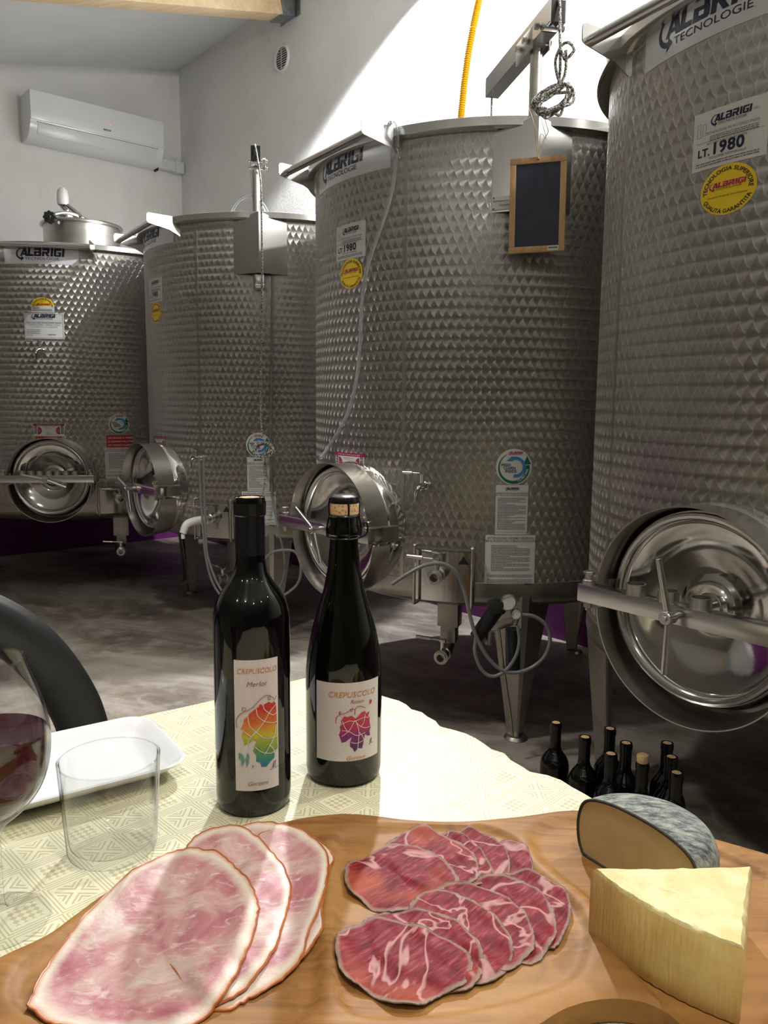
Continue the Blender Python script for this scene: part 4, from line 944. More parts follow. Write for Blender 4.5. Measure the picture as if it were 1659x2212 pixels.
Fc = Flat(cO+cX*(W_/2-.034)+cY*(-H_/2+.009)+cZ*.0056, cX, cY); o = Fc.put(rect2d(-.014, -.0065, .018, .0065), .0002, 'price_tag', 'label', cb); Fc.put(rect2d(-.011, -.001, .015, .003), .0006, 'lettering', 'greyprint', o)
Flat(cO+cY*(H_/2-.008)+cZ*.0056, cX, cY).put(poly2d([(-.003, -.002), (.003, -.002), (0, .004)]), .0003, 'hang_hole', 'dark', cb)
mb = MB(); hk = cO+cY*(H_/2-.006)+cZ*.007
mb.tube([hk, Vector(aty(1157, 300, 2.345)), Vector(aty(1152, 262, 2.36)), b3+UPV*1.955+Vector((-.019, -.012, 0))], .0011, 6); mb.tube([hk, Vector(aty(1176, 300, 2.345)), Vector(aty(1184, 285, 2.34)), Vector(aty(1180, 268, 2.345)), b3+UPV*1.955+Vector((.019, -.012, 0))], .0011, 6)
mb.tube([hk, Vector(aty(1168, 290, 2.345)), Vector(aty(1180, 300, 2.34)), Vector(aty(1172, 268, 2.35)), b3+UPV*1.957+Vector((.012, -.018, 0))], .0009, 6); mb.build('twine', 'twine', cb)
# pressure regulator with gauges on the leg of the middle tank
rg = empty('pressure_regulator', aty(1080, 1380, 2.36), 'black pressure regulator with two round gauges hung on the tank leg', 'regulator')
A_ = lambda u, v, y=2.34: Vector(aty(u, v, y))
mb = MB(); mb.cyl(A_(1075, 1312), A_(1028, 1378), .024, .022); mb.cyl(A_(1078, 1300), A_(1070, 1318), .032, .030); body = mb.build('regulator_body', 'dark', rg)
mb = MB(); mb.lathe([(0, -.02), (.020, -.02), (.025, -.012), (.025, .008), (.020, .010), (0, .010)], A_(1070, 1308, 2.31), (Vector((1, 0, 0)), UPV, Vector((0, -1, 0))), 24); mb.build('adjusting_knob', 'rubber', rg)
for (u, v, r_) in ((1098, 1302, .0245), (1115, 1327, .0155)):
    q = A_(u, v, 2.305); ax3 = (Vector((1, 0, .1)).normalized(), UPV, Vector((0, -1, 0)))
    mb = MB(); mb.lathe([(0, -.018), (r_*.9, -.018), (r_, -.012), (r_, .004), (r_*.9, .005), (r_*.86, .0025), (0, .0025)], q, ax3, 32); g_ = mb.build('pressure_gauge', 'dull', rg)
    mb = MB(); mb.lathe([(0, .0032), (r_*.86, .0032)], q, ax3, 28); mb.build('dial', 'gauge', g_)
    Ff = Flat(q+Vector((0, -.0036, 0)), (1, 0, 0), (0, 0, 1))
    Ff.put(join2(*[rect2d(r_*.62*cos(rad(a))-.0006, r_*.62*sin(rad(a))-.0006, r_*.62*cos(rad(a))+.0008, r_*.62*sin(rad(a))+.0008) for a in range(-40, 230, 30)], poly2d([(-.001, -.002), (r_*.5, r_*.4), (.001, .001)])), .0002, 'pointer', 'greyprint', g_)
mb = MB(); mb.box(A_(1081, 1350), (.082, .006, .026), (Vector((1, 0, .35)), Vector((0, 1, 0)), Vector((-.35, 0, 1))), .001); mb.cyl(A_(1118, 1330, 2.33), A_(1112, 1350, 2.33), .008); mb.build('mount_bracket', 'rimsteel', rg)
mb = MB(); mb.cyl(A_(1108, 1358, 2.36), A_(1108, 1452, 2.36), .024, .022); mb.build('dark_cylinder', 'cyl_green', rg)  # plain dark green cylinder behind the hose loop
mb = MB(); mb.cyl(A_(1060, 1362), A_(1056, 1392), .013); mb.cyl(A_(1045, 1366), A_(1070, 1366), .008); mb.build('hose_union', 'dull', rg)
for nm, pts, r_, lb in (('gas_hose', [(846, 1262), (880, 1240), (915, 1222), (945, 1217), (968, 1222), (988, 1240), (1003, 1275), (1013, 1320), (1027, 1370), (1050, 1415), (1078, 1444), (1110, 1453), (1145, 1444), (1175, 1420), (1188, 1385), (1180, 1352), (1155, 1332), (1128, 1328)], .0060, 'long grey hose sweeping from the manhole to the regulator'),
        ('gas_hose', [(1028, 1378), (1026, 1410), (1040, 1446), (1062, 1461), (1090, 1450), (1113, 1420), (1122, 1385), (1118, 1352)], .0055, 'small drooping loop of grey hose under the regulator')):
    mb = MB(); mb.tube(px(pts, lambda u, v: 2.30 if u < 1000 else 2.31), r_, 10); single(mb, nm, 'greytube', lb, 'hose', 'hoses at the regulator')
mb = MB(); mb.tube(px([(1078, 1358), (1084, 1410), (1092, 1470), (1101, 1530), (1108, 1590)], 2.33), .0038, 8); single(mb, 'thin_rod', 'dull', 'thin metal rod leaning down from regulator to floor', 'rod')
# white elbow on the outlet valve of the second tank
n2, t2 = nt(251); pv = vc(251, .65+.070, .568, T2c)
mb = MB(); mb.tube([pv, pv+n2*.05-t2*.02, pv+n2*.085-t2*.04-UPV*.012, pv+n2*.10-t2*.05-UPV*.05], .017, 14, rfn=lambda q: .020-.004*q); mb.cyl(pv+n2*.10-t2*.05-UPV*.05, pv+n2*.10-t2*.05-UPV*.075, .009); e_ = mb.build('white_elbow', 'white_pl', tanks['T2'])

# ------------------------------------------------------------------ bottles
def stroke(pts, w_, taper=False):
    vs = []; fs = []; n_ = len(pts)
    for i, (x, y) in enumerate(pts):
        a, b = pts[max(i-1, 0)], pts[min(i+1, n_-1)]; dx, dy = b[0]-a[0], b[1]-a[1]; L_ = sqrt(dx*dx+dy*dy) or 1; q = w_/2*((1-.7*i/(n_-1)) if taper else 1)
        vs += [(x-dy/L_*q, y+dx/L_*q), (x+dy/L_*q, y-dx/L_*q)]
        if i: fs.append((2*i-2, 2*i-1, 2*i+1, 2*i))
    return vs, fs
def tess(poly):
    r_ = delaunay_2d_cdt([Vector(p) for p in poly], [], [tuple(range(len(poly)))], 1, 1e-7); return [tuple(v) for v in r_[0]], [tuple(f) for f in r_[2]]
def sm2(pts, k_=4):
    out = []; n_ = len(pts)
    for i in range(n_-1):
        a, b, c_, d = [np.array(pts[j]) for j in (max(i-1, 0), i, i+1, min(i+2, n_-1))]
        for q in range(k_): t = q/k_; out.append(tuple(.5*((2*b)+(c_-a)*t+(2*a-5*b+4*c_-d)*t*t+(3*b-a-3*c_+d)*t**3)))
    out.append(tuple(pts[-1])); return out
BORD = [(0, .004), (.028, .0015), (.033, 0), (.0362, .005), (.0367, .015), (.0367, .184), (.0362, .193), (.0335, .204), (.0280, .2145), (.0205, .2245), (.0158, .233), (.0140, .244), (.0136, .258), (.0134, .287), (.0148, .289), (.0150, .300), (.0140, .3045), (.0118, .3050), (.0108, .303), (.0105, .296), (0, .296)]
def bordeaux(loc, label, group=None, cork=0, cat='bottle', sc=1.0):
    rt_ = empty('wine_bottle', loc, label, cat, group)
    mb = MB(); mb.lathe([(a, b*sc) for a, b in BORD], loc, None, 56); mb.build('bottle_glass', 'bottle', rt_)
    mb = MB(); mb.lathe([(.0143, .250*sc), (.0142, .251*sc), (.0139, .2868*sc), (.0152, .2882*sc), (.0154, .2995*sc)], loc, None, 40); mb.build('capsule', 'capsule', rt_)
    mb = MB(); mb.lathe([(0, .29), (.0100, .29), (.0106, (.3032+cork)*sc), (.0098, (.3042+cork)*sc), (0, (.3046+cork)*sc)] if not cork else [(0, .29), (.0100, .29), (.0102, .303), (.0128, .304), (.0135, .303+cork), (.012, .306+cork), (0, .307+cork)], loc, None, 24); mb.build('cork', 'cork', rt_)
    return rt_
b1 = (-.127, .738, .708)
wb = bordeaux(b1, 'tall slim dark wine bottle with a rainbow vine leaf label', None)
C1 = Cyl(b1[0], b1[1], .0367, 286, b1[2]+.029); W1, H1 = .0425, .128; e = .0004
def m1(p): return ((p[0]-214)/(500-214)*W1-W1/2, (1998-p[1])/(1998-1135)*H1)
lb = C1.put(rect2d(-W1/2, 0, W1/2, H1, 16), e, 'front_label', 'label', wb)
leafp = [m1(p) for p in [(330, 1465), (345, 1452), (365, 1442), (375, 1422), (388, 1434), (400, 1430), (430, 1418), (450, 1430), (470, 1425), (480, 1440), (484, 1480), (488, 1560), (490, 1620), (493, 1690), (490, 1740), (470, 1765), (465, 1800), (440, 1815), (410, 1845), (380, 1840), (370, 1810), (345, 1800), (348, 1760), (328, 1730), (335, 1700), (350, 1665), (330, 1655), (300, 1680), (275, 1690), (270, 1660), (258, 1635), (265, 1600), (290, 1590), (252, 1585), (270, 1550), (275, 1520), (300, 1500), (310, 1480)]]
def grid_clip(poly, step):
    xs = [p[0] for p in poly]; ys = [p[1] for p in poly]; pts = list(poly); nb = len(poly)
    x = min(xs)
    while x < max(xs):
        y = min(ys)
        while y < max(ys): pts.append((x+1e-5*random.random(), y+1e-5*random.random())); y += step
        x += step
    r_ = delaunay_2d_cdt([Vector(p) for p in pts], [(i, (i+1) % nb) for i in range(nb)], [tuple(range(nb))], 1, 1e-7)
    return [tuple(v) for v in r_[0]], [tuple(f) for f in r_[2]]
C1.put(grid_clip(leafp, .004), e*2, 'vine_leaf_print', 'leaf1', lb)
vn = [[(345, 1610), (400, 1540), (440, 1480), (486, 1440)], [(345, 1600), (300, 1660), (305, 1690)], [(345, 1600), (400, 1650), (470, 1660), (490, 1650)], [(345, 1600), (310, 1560), (300, 1500)], [(400, 1540), (360, 1500), (350, 1450)], [(430, 1490), (400, 1460), (395, 1430)], [(400, 1540), (450, 1560), (488, 1560)], [(340, 1700), (380, 1740), (440, 1760), (490, 1745)], [(400, 1760), (440, 1700), (470, 1640), (480, 1580)], [(430, 1700), (460, 1740), (465, 1770)], [(280, 1600), (320, 1630), (345, 1600)], [(430, 1490), (460, 1510), (486, 1500)]]
C1.put(join2(*[stroke(sm2([m1(p) for p in v]), .0007) for v in vn]), e*3, 'leaf_veins', 'whiteprint', lb)
C1.put(stroke(sm2([m1(p) for p in [(230, 1575), (226, 1530), (245, 1492), (278, 1468), (288, 1448), (272, 1440), (264, 1455), (282, 1466), (330, 1440), (372, 1395), (412, 1372), (440, 1378), (440, 1400), (427, 1402), (428, 1382), (455, 1392), (470, 1412), (484, 1385)]]), .0006), e*3, 'tendril_print', 'brownprint', lb)
C1.put(join2(*[poly2d([m1(p) for p in q]) for q in ([(278, 1792), (262, 1750), (240, 1742), (236, 1775), (262, 1800)], [(280, 1790), (292, 1738), (306, 1760), (300, 1800)], [(275, 1800), (250, 1806), (262, 1832)], [(282, 1798), (304, 1806), (286, 1832)], [(322, 1820), (334, 1828), (328, 1838), (318, 1832)])]), e*3, 'butterfly_print', 'butterfly', lb)
C1.put(text2d('CREPUSCOLO', .0070, .001, m1((0, 1222))[1], shear=.18, sx=.86), e*2, 'lettering', 'copper', lb)
C1.put(join2(text2d('Merlot', .0068, 0, m1((0, 1306))[1], shear=.35), text2d('Gorzoni', .0058, .0005, m1((0, 1962))[1], shear=.35)), e*2, 'script_lettering', 'brownprint', lb)
C1.put(join2(stroke(sm2([m1(p) for p in [(430, 1872), (448, 1866), (462, 1820), (456, 1868), (476, 1816), (470, 1866), (492, 1862)]]), .0004)), e*2, 'signature', 'navy', lb)
# frizzante bottle
b2_ = (-.041, .800, .708); sb = empty('sparkling_wine_bottle', b2_, 'dark sparkling wine bottle with wired cork and red leaf label', 'bottle')
mb = MB(); mb.lathe([(0, .010), (.020, .006), (.033, 0), (.0385, .004), (.0400, .012), (.0402, .10), (.0398, .118), (.0378, .138), (.0335, .160), (.0272, .182), (.0212, .202), (.0170, .224), (.0150, .246), (.0143, .258), (.0172, .2605), (.0176, .266), (.0150, .270), (.0150, .277), (.0142, .279), (0, .279)], b2_, None, 60); mb.build('bottle_glass', 'bottle_green', sb)
mb = MB(); mb.lathe([(.0100, .272), (.0120, .278), (.0150, .281), (.0153, .292), (.0135, .296), (0, .297)], b2_, None, 32); mb.build('cork', 'cork', sb)
mb = MB(); mb.lathe([(.0156, .2925), (.0156, .2950), (.0142, .2985), (.0110, .3000), (.0060, .3006), (0, .3002)], b2_, None, 32); mb.build('muselet_cap', 'capsule', sb)
mb = MB(); bb = Vector(b2_)
mb.tube([bb+Vector((.0162*cos(a), .0162*sin(a), .2795)) for a in [2*pi*i/24 for i in range(24)]], .0009, 6, True, 1)
mb.tube([bb+Vector((.0178*cos(a), .0178*sin(a), .2570)) for a in [2*pi*i/24 for i in range(24)]], .0009, 6, True, 1)
for a in (20, 110, 200, 290):
    d = Vector((cos(rad(a)), sin(rad(a)), 0)); mb.tube([bb+d*.0178+UPV*.257, bb+d*.0185+UPV*.266, bb+d*.0160+UPV*.279, bb+d*.0162+UPV*.290, bb+d*.0150+UPV*.2975], .0010, 6)
mb.tube([bb+Vector((.018, -.004, .257)), bb+Vector((.024, -.006, .262)), bb+Vector((.0235, -.004, .272)), bb+Vector((.019, -.003, .270))], .0011, 6)
mb.build('muselet_wire', 'capsule', sb)
C2 = Cyl(b2_[0], b2_[1], .0402, 281.5, b2_[2]+.0315); W2, H2 = .0725, .083
lb = C2.put(rect2d(-W2/2, 0, W2/2, H2, 24), e, 'front_label', 'label', sb)
def m2(p): return ((p[0]-1000)*.000152+.0072, (1765-p[1])*.0001637)
lf = [(895, 1500), (915, 1470), (940, 1475), (965, 1468), (990, 1490), (1010, 1478), (1030, 1458), (1060, 1450), (1068, 1468), (1098, 1464), (1085, 1490), (1100, 1500), (1098, 1530), (1108, 1570), (1098, 1590), (1104, 1620), (1080, 1618), (1060, 1600), (1052, 1640), (1040, 1690), (1010, 1684), (985, 1706), (972, 1680), (955, 1668), (955, 1640), (968, 1605), (945, 1620), (925, 1636), (900, 1640), (890, 1610), (882, 1590), (892, 1560), (886, 1540), (900, 1520)]
C2.put(grid_clip([m2(p) for p in lf], .004), e*2, 'vine_leaf_print', 'leaf2', lb)
vn = [[(985, 1500), (1020, 1540), (1060, 1560), (1100, 1560)], [(985, 1500), (950, 1560), (900, 1600)], [(990, 1500), (1015, 1580), (1005, 1690)], [(900, 1520), (950, 1500), (985, 1505), (1050, 1490), (1090, 1500)], [(900, 1560), (950, 1570), (1000, 1600), (1060, 1590)], [(960, 1640), (1000, 1650), (1045, 1640)], [(1030, 1545), (1050, 1520), (1060, 1470)], [(940, 1570), (920, 1540), (905, 1500)], [(1015, 1580), (1040, 1610), (1050, 1640)]]
C2.put(join2(*[stroke(sm2([m2(p) for p in v]), .0006) for v in vn]), e*3, 'leaf_veins', 'whiteprint', lb)
C2.put(stroke(sm2([m2(p) for p in [(862, 1515), (864, 1480), (885, 1458), (895, 1445), (885, 1440), (886, 1456), (925, 1448), (955, 1430), (972, 1422), (962, 1440), (956, 1426), (985, 1430), (985, 1465), (990, 1425), (1020, 1412), (1062, 1430)]]), .0006), e*3, 'tendril_print', 'magenta', lb)
C2.put(join2(poly2d([m2(p) for p in [(1100, 1385), (1116, 1392), (1112, 1408), (1098, 1418), (1094, 1400)]])), e*3, 'butterfly_print', 'redsign', lb)
C2.put(join2(text2d('CREPUSCOLO', .0082, m2((980, 0))[0], m2((0, 1350))[1], shear=.18, sx=1.0), text2d('Gorzoni', .0062, m2((1000, 0))[0], m2((0, 1758))[1], shear=.35)), e*2, 'lettering', 'copper', lb)
C2.put(text2d('Rosso', .0058, m2((1003, 0))[0], m2((0, 1392))[1], shear=.35), e*2, 'script_lettering', 'brownprint', lb)
C2.put(stroke(sm2([m2(p) for p in [(1092, 1678), (1102, 1672), (1108, 1640), (1106, 1672), (1118, 1636), (1114, 1672), (1128, 1668)]]), .0004), e*2, 'signature', 'navy', lb)
# nine corked bottles on the floor
fl = [(.444, 1.919, 'leftmost corked bottle of the group on the floor, standing apart'), (.496, 1.832, 'second corked bottle from the left on the floor'), (.572, 1.884, 'farthest corked bottle behind its group on the floor'), (.533, 1.740, 'third corked bottle from the left, in the front row on the floor'),
      (.587, 1.800, 'corked floor bottle just left of the one with the thick cork'), (.589, 1.686, 'floor bottle with a thick cork standing proud of its neck'), (.686, 1.801, 'rearmost corked bottle at the right end of the floor group'), (.669, 1.726, 'middle corked bottle of the three at the right end on the floor'), (.652, 1.647, 'nearest corked bottle at the right end of the floor group')]
proto = None
for i, (x, y, lbl) in enumerate(fl):
    if i == 5: o = bordeaux((x, y, 0), lbl, 'corked wine bottles on the floor', .016); continue
    if proto is None: proto = bordeaux((x, y, 0), lbl, 'corked wine bottles on the floor', 0, sc=.985)
    else: o = copy_tree(proto); o.location = (x, y, 0); o['label'] = lbl

# ------------------------------------------------------------------ table, cloth
a_ = Vector((.80, .60, 0)); b_ = Vector((.60, -.80, 0)); CN_ = Vector((-.070, 1.123, 0)); ZC = .708
def tp(i, j, z=0): return CN_-a_*i+b_*j+UPV*z
tb = empty('dining_table', tp(.45, .9), 'table under the cream patterned cloth in the foreground', 'table')
mb = MB(); mb.box(tp(.46, .9, .690), (.90, 1.78, .028), (a_, b_, UPV), .003); mb.build('tabletop', 'board', tb)
for i in (.06, .86):
    for j in (.06, 1.74): mb = MB(); mb.box(tp(i, j, .338), (.05, .05, .676), (a_, b_, UPV), .003); mb.build('leg', 'board', tb)
mb = MB(); NI, NJ = 60, 110; vs = []
def cz(i, j):
    return .0006*sin(i*23+j*7)+.0005*sin(j*31-i*11)
Ls, Le = -.10, 1.02; Js, Je = -.12, 1.92
def clothpt(s_, q):
    # s_: along -a with skirt beyond 0 / .92 ; q: along b with skirt beyond 0 / 1.8
    i = min(max(s_, 0.0), .92); j = min(max(q, 0.0), 1.8); di = max(-s_, 0)+max(s_-.92, 0); dj = max(-q, 0)+max(q-1.8, 0)
    w1 = .004*sin(j*46)+.003*sin(j*91+1)+.002*sin(j*170); w2 = .003*sin(i*42)
    oi = (-1 if s_ < 0 else 1 if s_ > .92 else 0)*(.006+w1)*min(1, di/.02+.0) if di else (-w1*max(0, 1-i/.015) if i < .015 else 0)
    oj = (-1 if q < 0 else 1 if q > 1.8 else 0)*(.005+w2)*min(1, dj/.02) if dj else 0
    dz = (di+dj)*(1 if min(di, dj) == 0 else .7)
    return tp(i+oi, j+oj, ZC+cz(i, j)-dz*1.6)
S_ = sorted(set([-.10, -.07, -.04, -.02, -.008, -.003]+[.92*k_/NI for k_ in range(NI+1)]+[.923, .93, .95, 1.0])); Q_ = sorted(set([-.12, -.08, -.04, -.02, -.008]+[1.8*k_/NJ for k_ in range(NJ+1)]+[1.81, 1.85, 1.92]))
vs = [clothpt(s_, q) for s_ in S_ for q in Q_]; nq = len(Q_)
mb.add(vs, [(i*nq+j, i*nq+j+1, (i+1)*nq+j+1, (i+1)*nq+j) for i in range(len(S_)-1) for j in range(nq-1)])
o = mb.build('tablecloth', 'cloth'); tag(recenter(o), 'cream damask-patterned cloth spread over the foreground table', 'tablecloth')

# ------------------------------------------------------------------ serving board with carved hollows
ZBT = .728; DEP = .0048
def W2(pts, z=ZBT): return [Vector(atz(u, v, z)[:2]) for u, v in pts]
outl = sm2([(1659, 1840), (1610, 1826), (1546, 1808), (1460, 1785), (1350, 1757), (1240, 1745.6), (1128, 1759), (1016, 1769), (942, 1769.5), (867, 1765), (811, 1757.5), (760, 1753.7), (733, 1753.5), (664, 1760.6), (600, 1774), (520, 1792), (440, 1822), (340, 1865), (238, 1917), (151, 1979), (98, 2016), (0, 2061), (-110, 2120), (-180, 2220), (-150, 2380), (0, 2520), (300, 2560), (650, 2480), (900, 2360), (1040, 2270), (1155, 2211), (1203, 2181), (1240, 2165), (1290, 2153), (1348, 2151), (1410, 2165), (1470, 2205), (1530, 2290), (1640, 2420), (1850, 2500), (2080, 2440), (2180, 2200), (2040, 2000), (1830, 1890), (1659, 1840)], 3)[:-1]
outw = W2(outl)
P1 = sm2([(700, 1800), (640, 1792), (540, 1805), (430, 1845), (330, 1895), (200, 1965), (110, 2030), (48, 2069), (22, 2100), (10, 2130), (14, 2162), (45, 2192), (80, 2206), (160, 2250), (300, 2300), (480, 2290), (620, 2230), (690, 2170), (702, 2110), (701, 2000), (704, 1900), (706, 1840), (700, 1800)], 3)[:-1]
P2 = sm2([(730, 1795), (775, 1781), (820, 1778.6), (920, 1776), (1011, 1776), (1056, 1781), (1101, 1797), (1128, 1815), (1146, 1850), (1175, 1880), (1225, 1920), (1265, 1960), (1284, 2010), (1275, 2070), (1240, 2120), (1150, 2155), (1000, 2190), (850, 2205), (765, 2195), (727, 2165), (715, 2110), (716, 2000), (719, 1880), (722, 1815), (730, 1795)], 3)[:-1]
P3 = sm2([(1140, 1794), (1165, 1776), (1202, 1763), (1300, 1762), (1450, 1795), (1560, 1835), (1700, 1910), (1760, 2010), (1720, 2180), (1580, 2260), (1440, 2180), (1370, 2110), (1320, 2050), (1290, 1980), (1262, 1935), (1200, 1890), (1157, 1848), (1141, 1818), (1140, 1794)], 3)[:-1]
pk = [np.array([tuple(p) for p in W2(q)]) for q in (P1, P2, P3)]
def sdist(pts, poly):
    """signed distance (positive inside) of pts (n,2) to a closed polygon (m,2)"""
    a = poly; b = np.roll(poly, -1, 0); d = b-a
    r_ = pts[:, None, :]-a[None]; t = np.clip((r_*d).sum(2)/np.maximum((d*d).sum(1), 1e-12), 0, 1)
    q = r_-t[..., None]*d; dist = np.sqrt((q*q).sum(2)).min(1)
    c = (a[None, :, 1] > pts[:, 1:2]) != (b[None, :, 1] > pts[:, 1:2])
    xi = a[None, :, 0]+(pts[:, 1:2]-a[None, :, 1])*d[None, :, 0]/np.where(np.abs(d[None, :, 1]) < 1e-12, 1e-12, d[None, :, 1])
    ins = ((c & (pts[:, 0:1] < xi)).sum(1) % 2) == 1
    return np.where(ins, dist, -dist)
def sstep(x, w_): t = np.clip(x/w_, 0, 1); return t*t*(3-2*t)
def Hb(pts, w_=.009):
    pts = np.atleast_2d(pts); h = np.full(len(pts), ZBT)
    for p in pk: h -= DEP*sstep(sdist(pts, p)+.0005, w_)
    return h
bp = np.array([tuple(p) for p in outw]); nb = len(bp)
gx, gy = np.meshgrid(np.arange(bp[:, 0].min(), bp[:, 0].max(), .0042), np.arange(bp[:, 1].min(), bp[:, 1].max(), .0042)); g = np.stack([gx.ravel(), gy.ravel()], 1)
g = g[(sdist(g, bp) > .004)]
inset = []
allp = np.vstack([bp, g]); rr = delaunay_2d_cdt([Vector(p) for p in allp], [(i, (i+1) % nb) for i in range(nb)], [tuple(range(nb))], 1, 1e-7)
v2 = np.array([tuple(v) for v in rr[0]]); f2_ = [tuple(f) for f in rr[2]]
sd = sdist(v2, bp); zz = Hb(v2)-.0022*np.clip(1-sd/.004, 0, 1)**2
mb = MB(); mb.add([(x, y, z) for (x, y), z in zip(v2, zz)], f2_, True)
cen = bp.mean(0); ring = lambda s_, z: [(cen[0]+(x-cen[0])*s_, cen[1]+(y-cen[1])*s_, z) for x, y in bp]
n0 = len(mb.v); vsr = ring(1, ZBT-.0022)+ring(1.0, ZC+.004)+ring(.995, ZC+.0012); mb.add(vsr, [(k_*nb+i, k_*nb+(i+1) % nb, (k_+1)*nb+(i+1) % nb, (k_+1)*nb+i) for k_ in range(2) for i in range(nb)], True)
mb.add(ring(.995, ZC+.0012), [tuple(range(nb))[::-1]], False)
o = mb.build('serving_board', 'board'); tag(recenter(o), 'large wavy-edged wooden serving board with carved hollows holding meats and cheeses', 'board')

# ------------------------------------------------------------------ slices
def slice_set(name, lst, m, layer, edge_m, labels, cat, group, zproj, rim_r, rim_name, fat=1.0, ripple=.0006):
    polys = []
    for pts in lst:
        q = sm2(pts+[pts[0]], 5)[:-1]; polys.append(np.array([atz(u, v, zproj)[:2] for u, v in q]))
    n_ = len(polys)
    for k_ in range(n_):
        pl_ = polys[k_]; nb_ = len(pl_); c_ = pl_.mean(0); NR = 12; sc_ = [0.0]+[(.5*(i/NR)+.5*(i/NR)**.6) for i in range(1, NR+1)]
        rnd = np.random.RandomState(k_+3); jag = 1+.006*rnd.randn(nb_)
        pts = [c_]; ed = [1.0]
        for i in range(1, NR+1):
            for j in range(nb_):
                pts.append(c_+(pl_[j]-c_)*sc_[i]*(jag[j] if i == NR else 1)); ed.append(1-sc_[i])
        pts = np.array(pts); z = Hb(pts, .03)+.0021
        for j in range(k_+1, n_): z += layer*sstep(sdist(pts, polys[j])+.004, .010)
        ang_ = np.arctan2(pts[:, 1]-c_[1], pts[:, 0]-c_[0]); rad_ = 1-np.array(ed)
        z += ripple*np.sin(ang_*7+k_*2.1)*rad_**2+ripple*.6*np.sin(pts[:, 0]*260+k_)*np.sin(pts[:, 1]*210)+.0004
        z -= .0005*np.clip((rad_-.88)/.12, 0, 1)
        fs = [(0, 1+j, 1+(j+1) % nb_) for j in range(nb_)]
        for i in range(1, NR):
            for j in range(nb_):
                a1, a2 = 1+(i-1)*nb_+j, 1+(i-1)*nb_+(j+1) % nb_; fs.append((a1, a1+nb_, a2+nb_, a2))
        top = len(pts); vs = [(p[0], p[1], zz_) for p, zz_ in zip(pts, z)]
        lastr = list(range(1+(NR-1)*nb_, 1+NR*nb_)); vs += [(vs[i][0], vs[i][1], vs[i][2]-.0012) for i in lastr]; ed += [0]*nb_
        for j in range(nb_): fs.append((lastr[j], top+j, top+(j+1) % nb_, lastr[(j+1) % nb_]))
        th_c = len(vs); vs.append((c_[0], c_[1], z[0]-.0012)); ed.append(0)
        root = empty(name, (c_[0], c_[1], float(z.min())-.0012), labels[k_], cat, group)
        # order: recalc in build keeps vertex order, attribute stays aligned
        mb = MB(); mb.add(vs, fs, True); mb.build('slice_face', m, root, attr=ed)
        mb = MB(); mb.tube([Vector(vs[i])-UPV*.0004 for i in lastr], rim_r, 6, True, 1); mb.build(rim_name, edge_m, root)
ham_l = [
 [(62, 2165), (75, 2120), (100, 2075), (135, 2030), (165, 1996), (220, 1937), (275, 1887), (330, 1855), (375, 1835), (412, 1831), (458, 1840), (495, 1859), (531, 1896), (554, 1942), (557, 1975), (545, 2024), (522, 2079), (486, 2138), (449, 2175), (389, 2203), (320, 2221), (229, 2226), (151, 2212), (100, 2198)],
 [(400, 1830), (412, 1812), (435, 1795), (481, 1783), (518, 1788), (568, 1818), (605, 1859), (625, 1900), (626, 1940), (609, 1997), (591, 2051), (550, 2106), (504, 2138), (460, 2155), (420, 2130), (360, 2050), (345, 1950)],
 [(480, 1810), (504, 1788), (540, 1774), (573, 1772), (618, 1781), (664, 1799), (696, 1827), (708, 1855), (705, 1900), (687, 1965), (664, 2015), (655, 2051), (618, 2093), (563, 2125), (517, 2148), (470, 2162), (430, 2130), (400, 2050), (420, 1900)],
 [(560, 1800), (620, 1786), (664, 1797), (687, 1809), (710, 1832), (721, 1853), (712, 1873), (702, 1920), (694, 1960), (697, 1993), (690, 2008), (676, 2030), (655, 2056), (600, 2100), (540, 2110), (500, 2020), (520, 1880)]]
slice_set('ham_slice', ham_l, 'ham', .0024, 'rind', ['largest cooked ham slice, in front on top of the others', 'second cooked ham slice, tucked under the front one', 'third cooked ham slice, its right rim beside the bare board', 'rearmost cooked ham slice, only a sliver showing at the right'], 'ham', 'cooked ham slices', .731, .0009, 'rind', ripple=.0008)
up_l = [
 [(751, 1865), (762, 1856), (796, 1841), (830, 1824), (856, 1816), (875, 1820), (897, 1824), (934, 1839), (964, 1863), (986, 1889), (992, 1905), (975, 1925), (930, 1940), (882, 1955), (840, 1961), (803, 1953), (781, 1936), (755, 1919), (745, 1889)],
 [(828, 1824), (841, 1812), (874, 1794), (900, 1785), (930, 1787), (964, 1805), (1001, 1824), (1024, 1848), (1032, 1867), (1034, 1890), (1010, 1905), (950, 1915), (890, 1905), (850, 1870)],
 [(930, 1810), (953, 1797), (979, 1791), (1005, 1803), (1022, 1818), (1042, 1835), (1056, 1860), (1067, 1882), (1050, 1900), (1000, 1905), (950, 1890), (930, 1850)],
 [(985, 1800), (1003, 1789), (1016, 1786), (1054, 1801), (1084, 1820), (1099, 1848), (1101, 1871), (1095, 1893), (1060, 1898), (1020, 1885), (990, 1850)],
 [(1060, 1825), (1084, 1815), (1113, 1817), (1136, 1830), (1147, 1856), (1152, 1880), (1140, 1900), (1110, 1900), (1070, 1880), (1050, 1850)]]
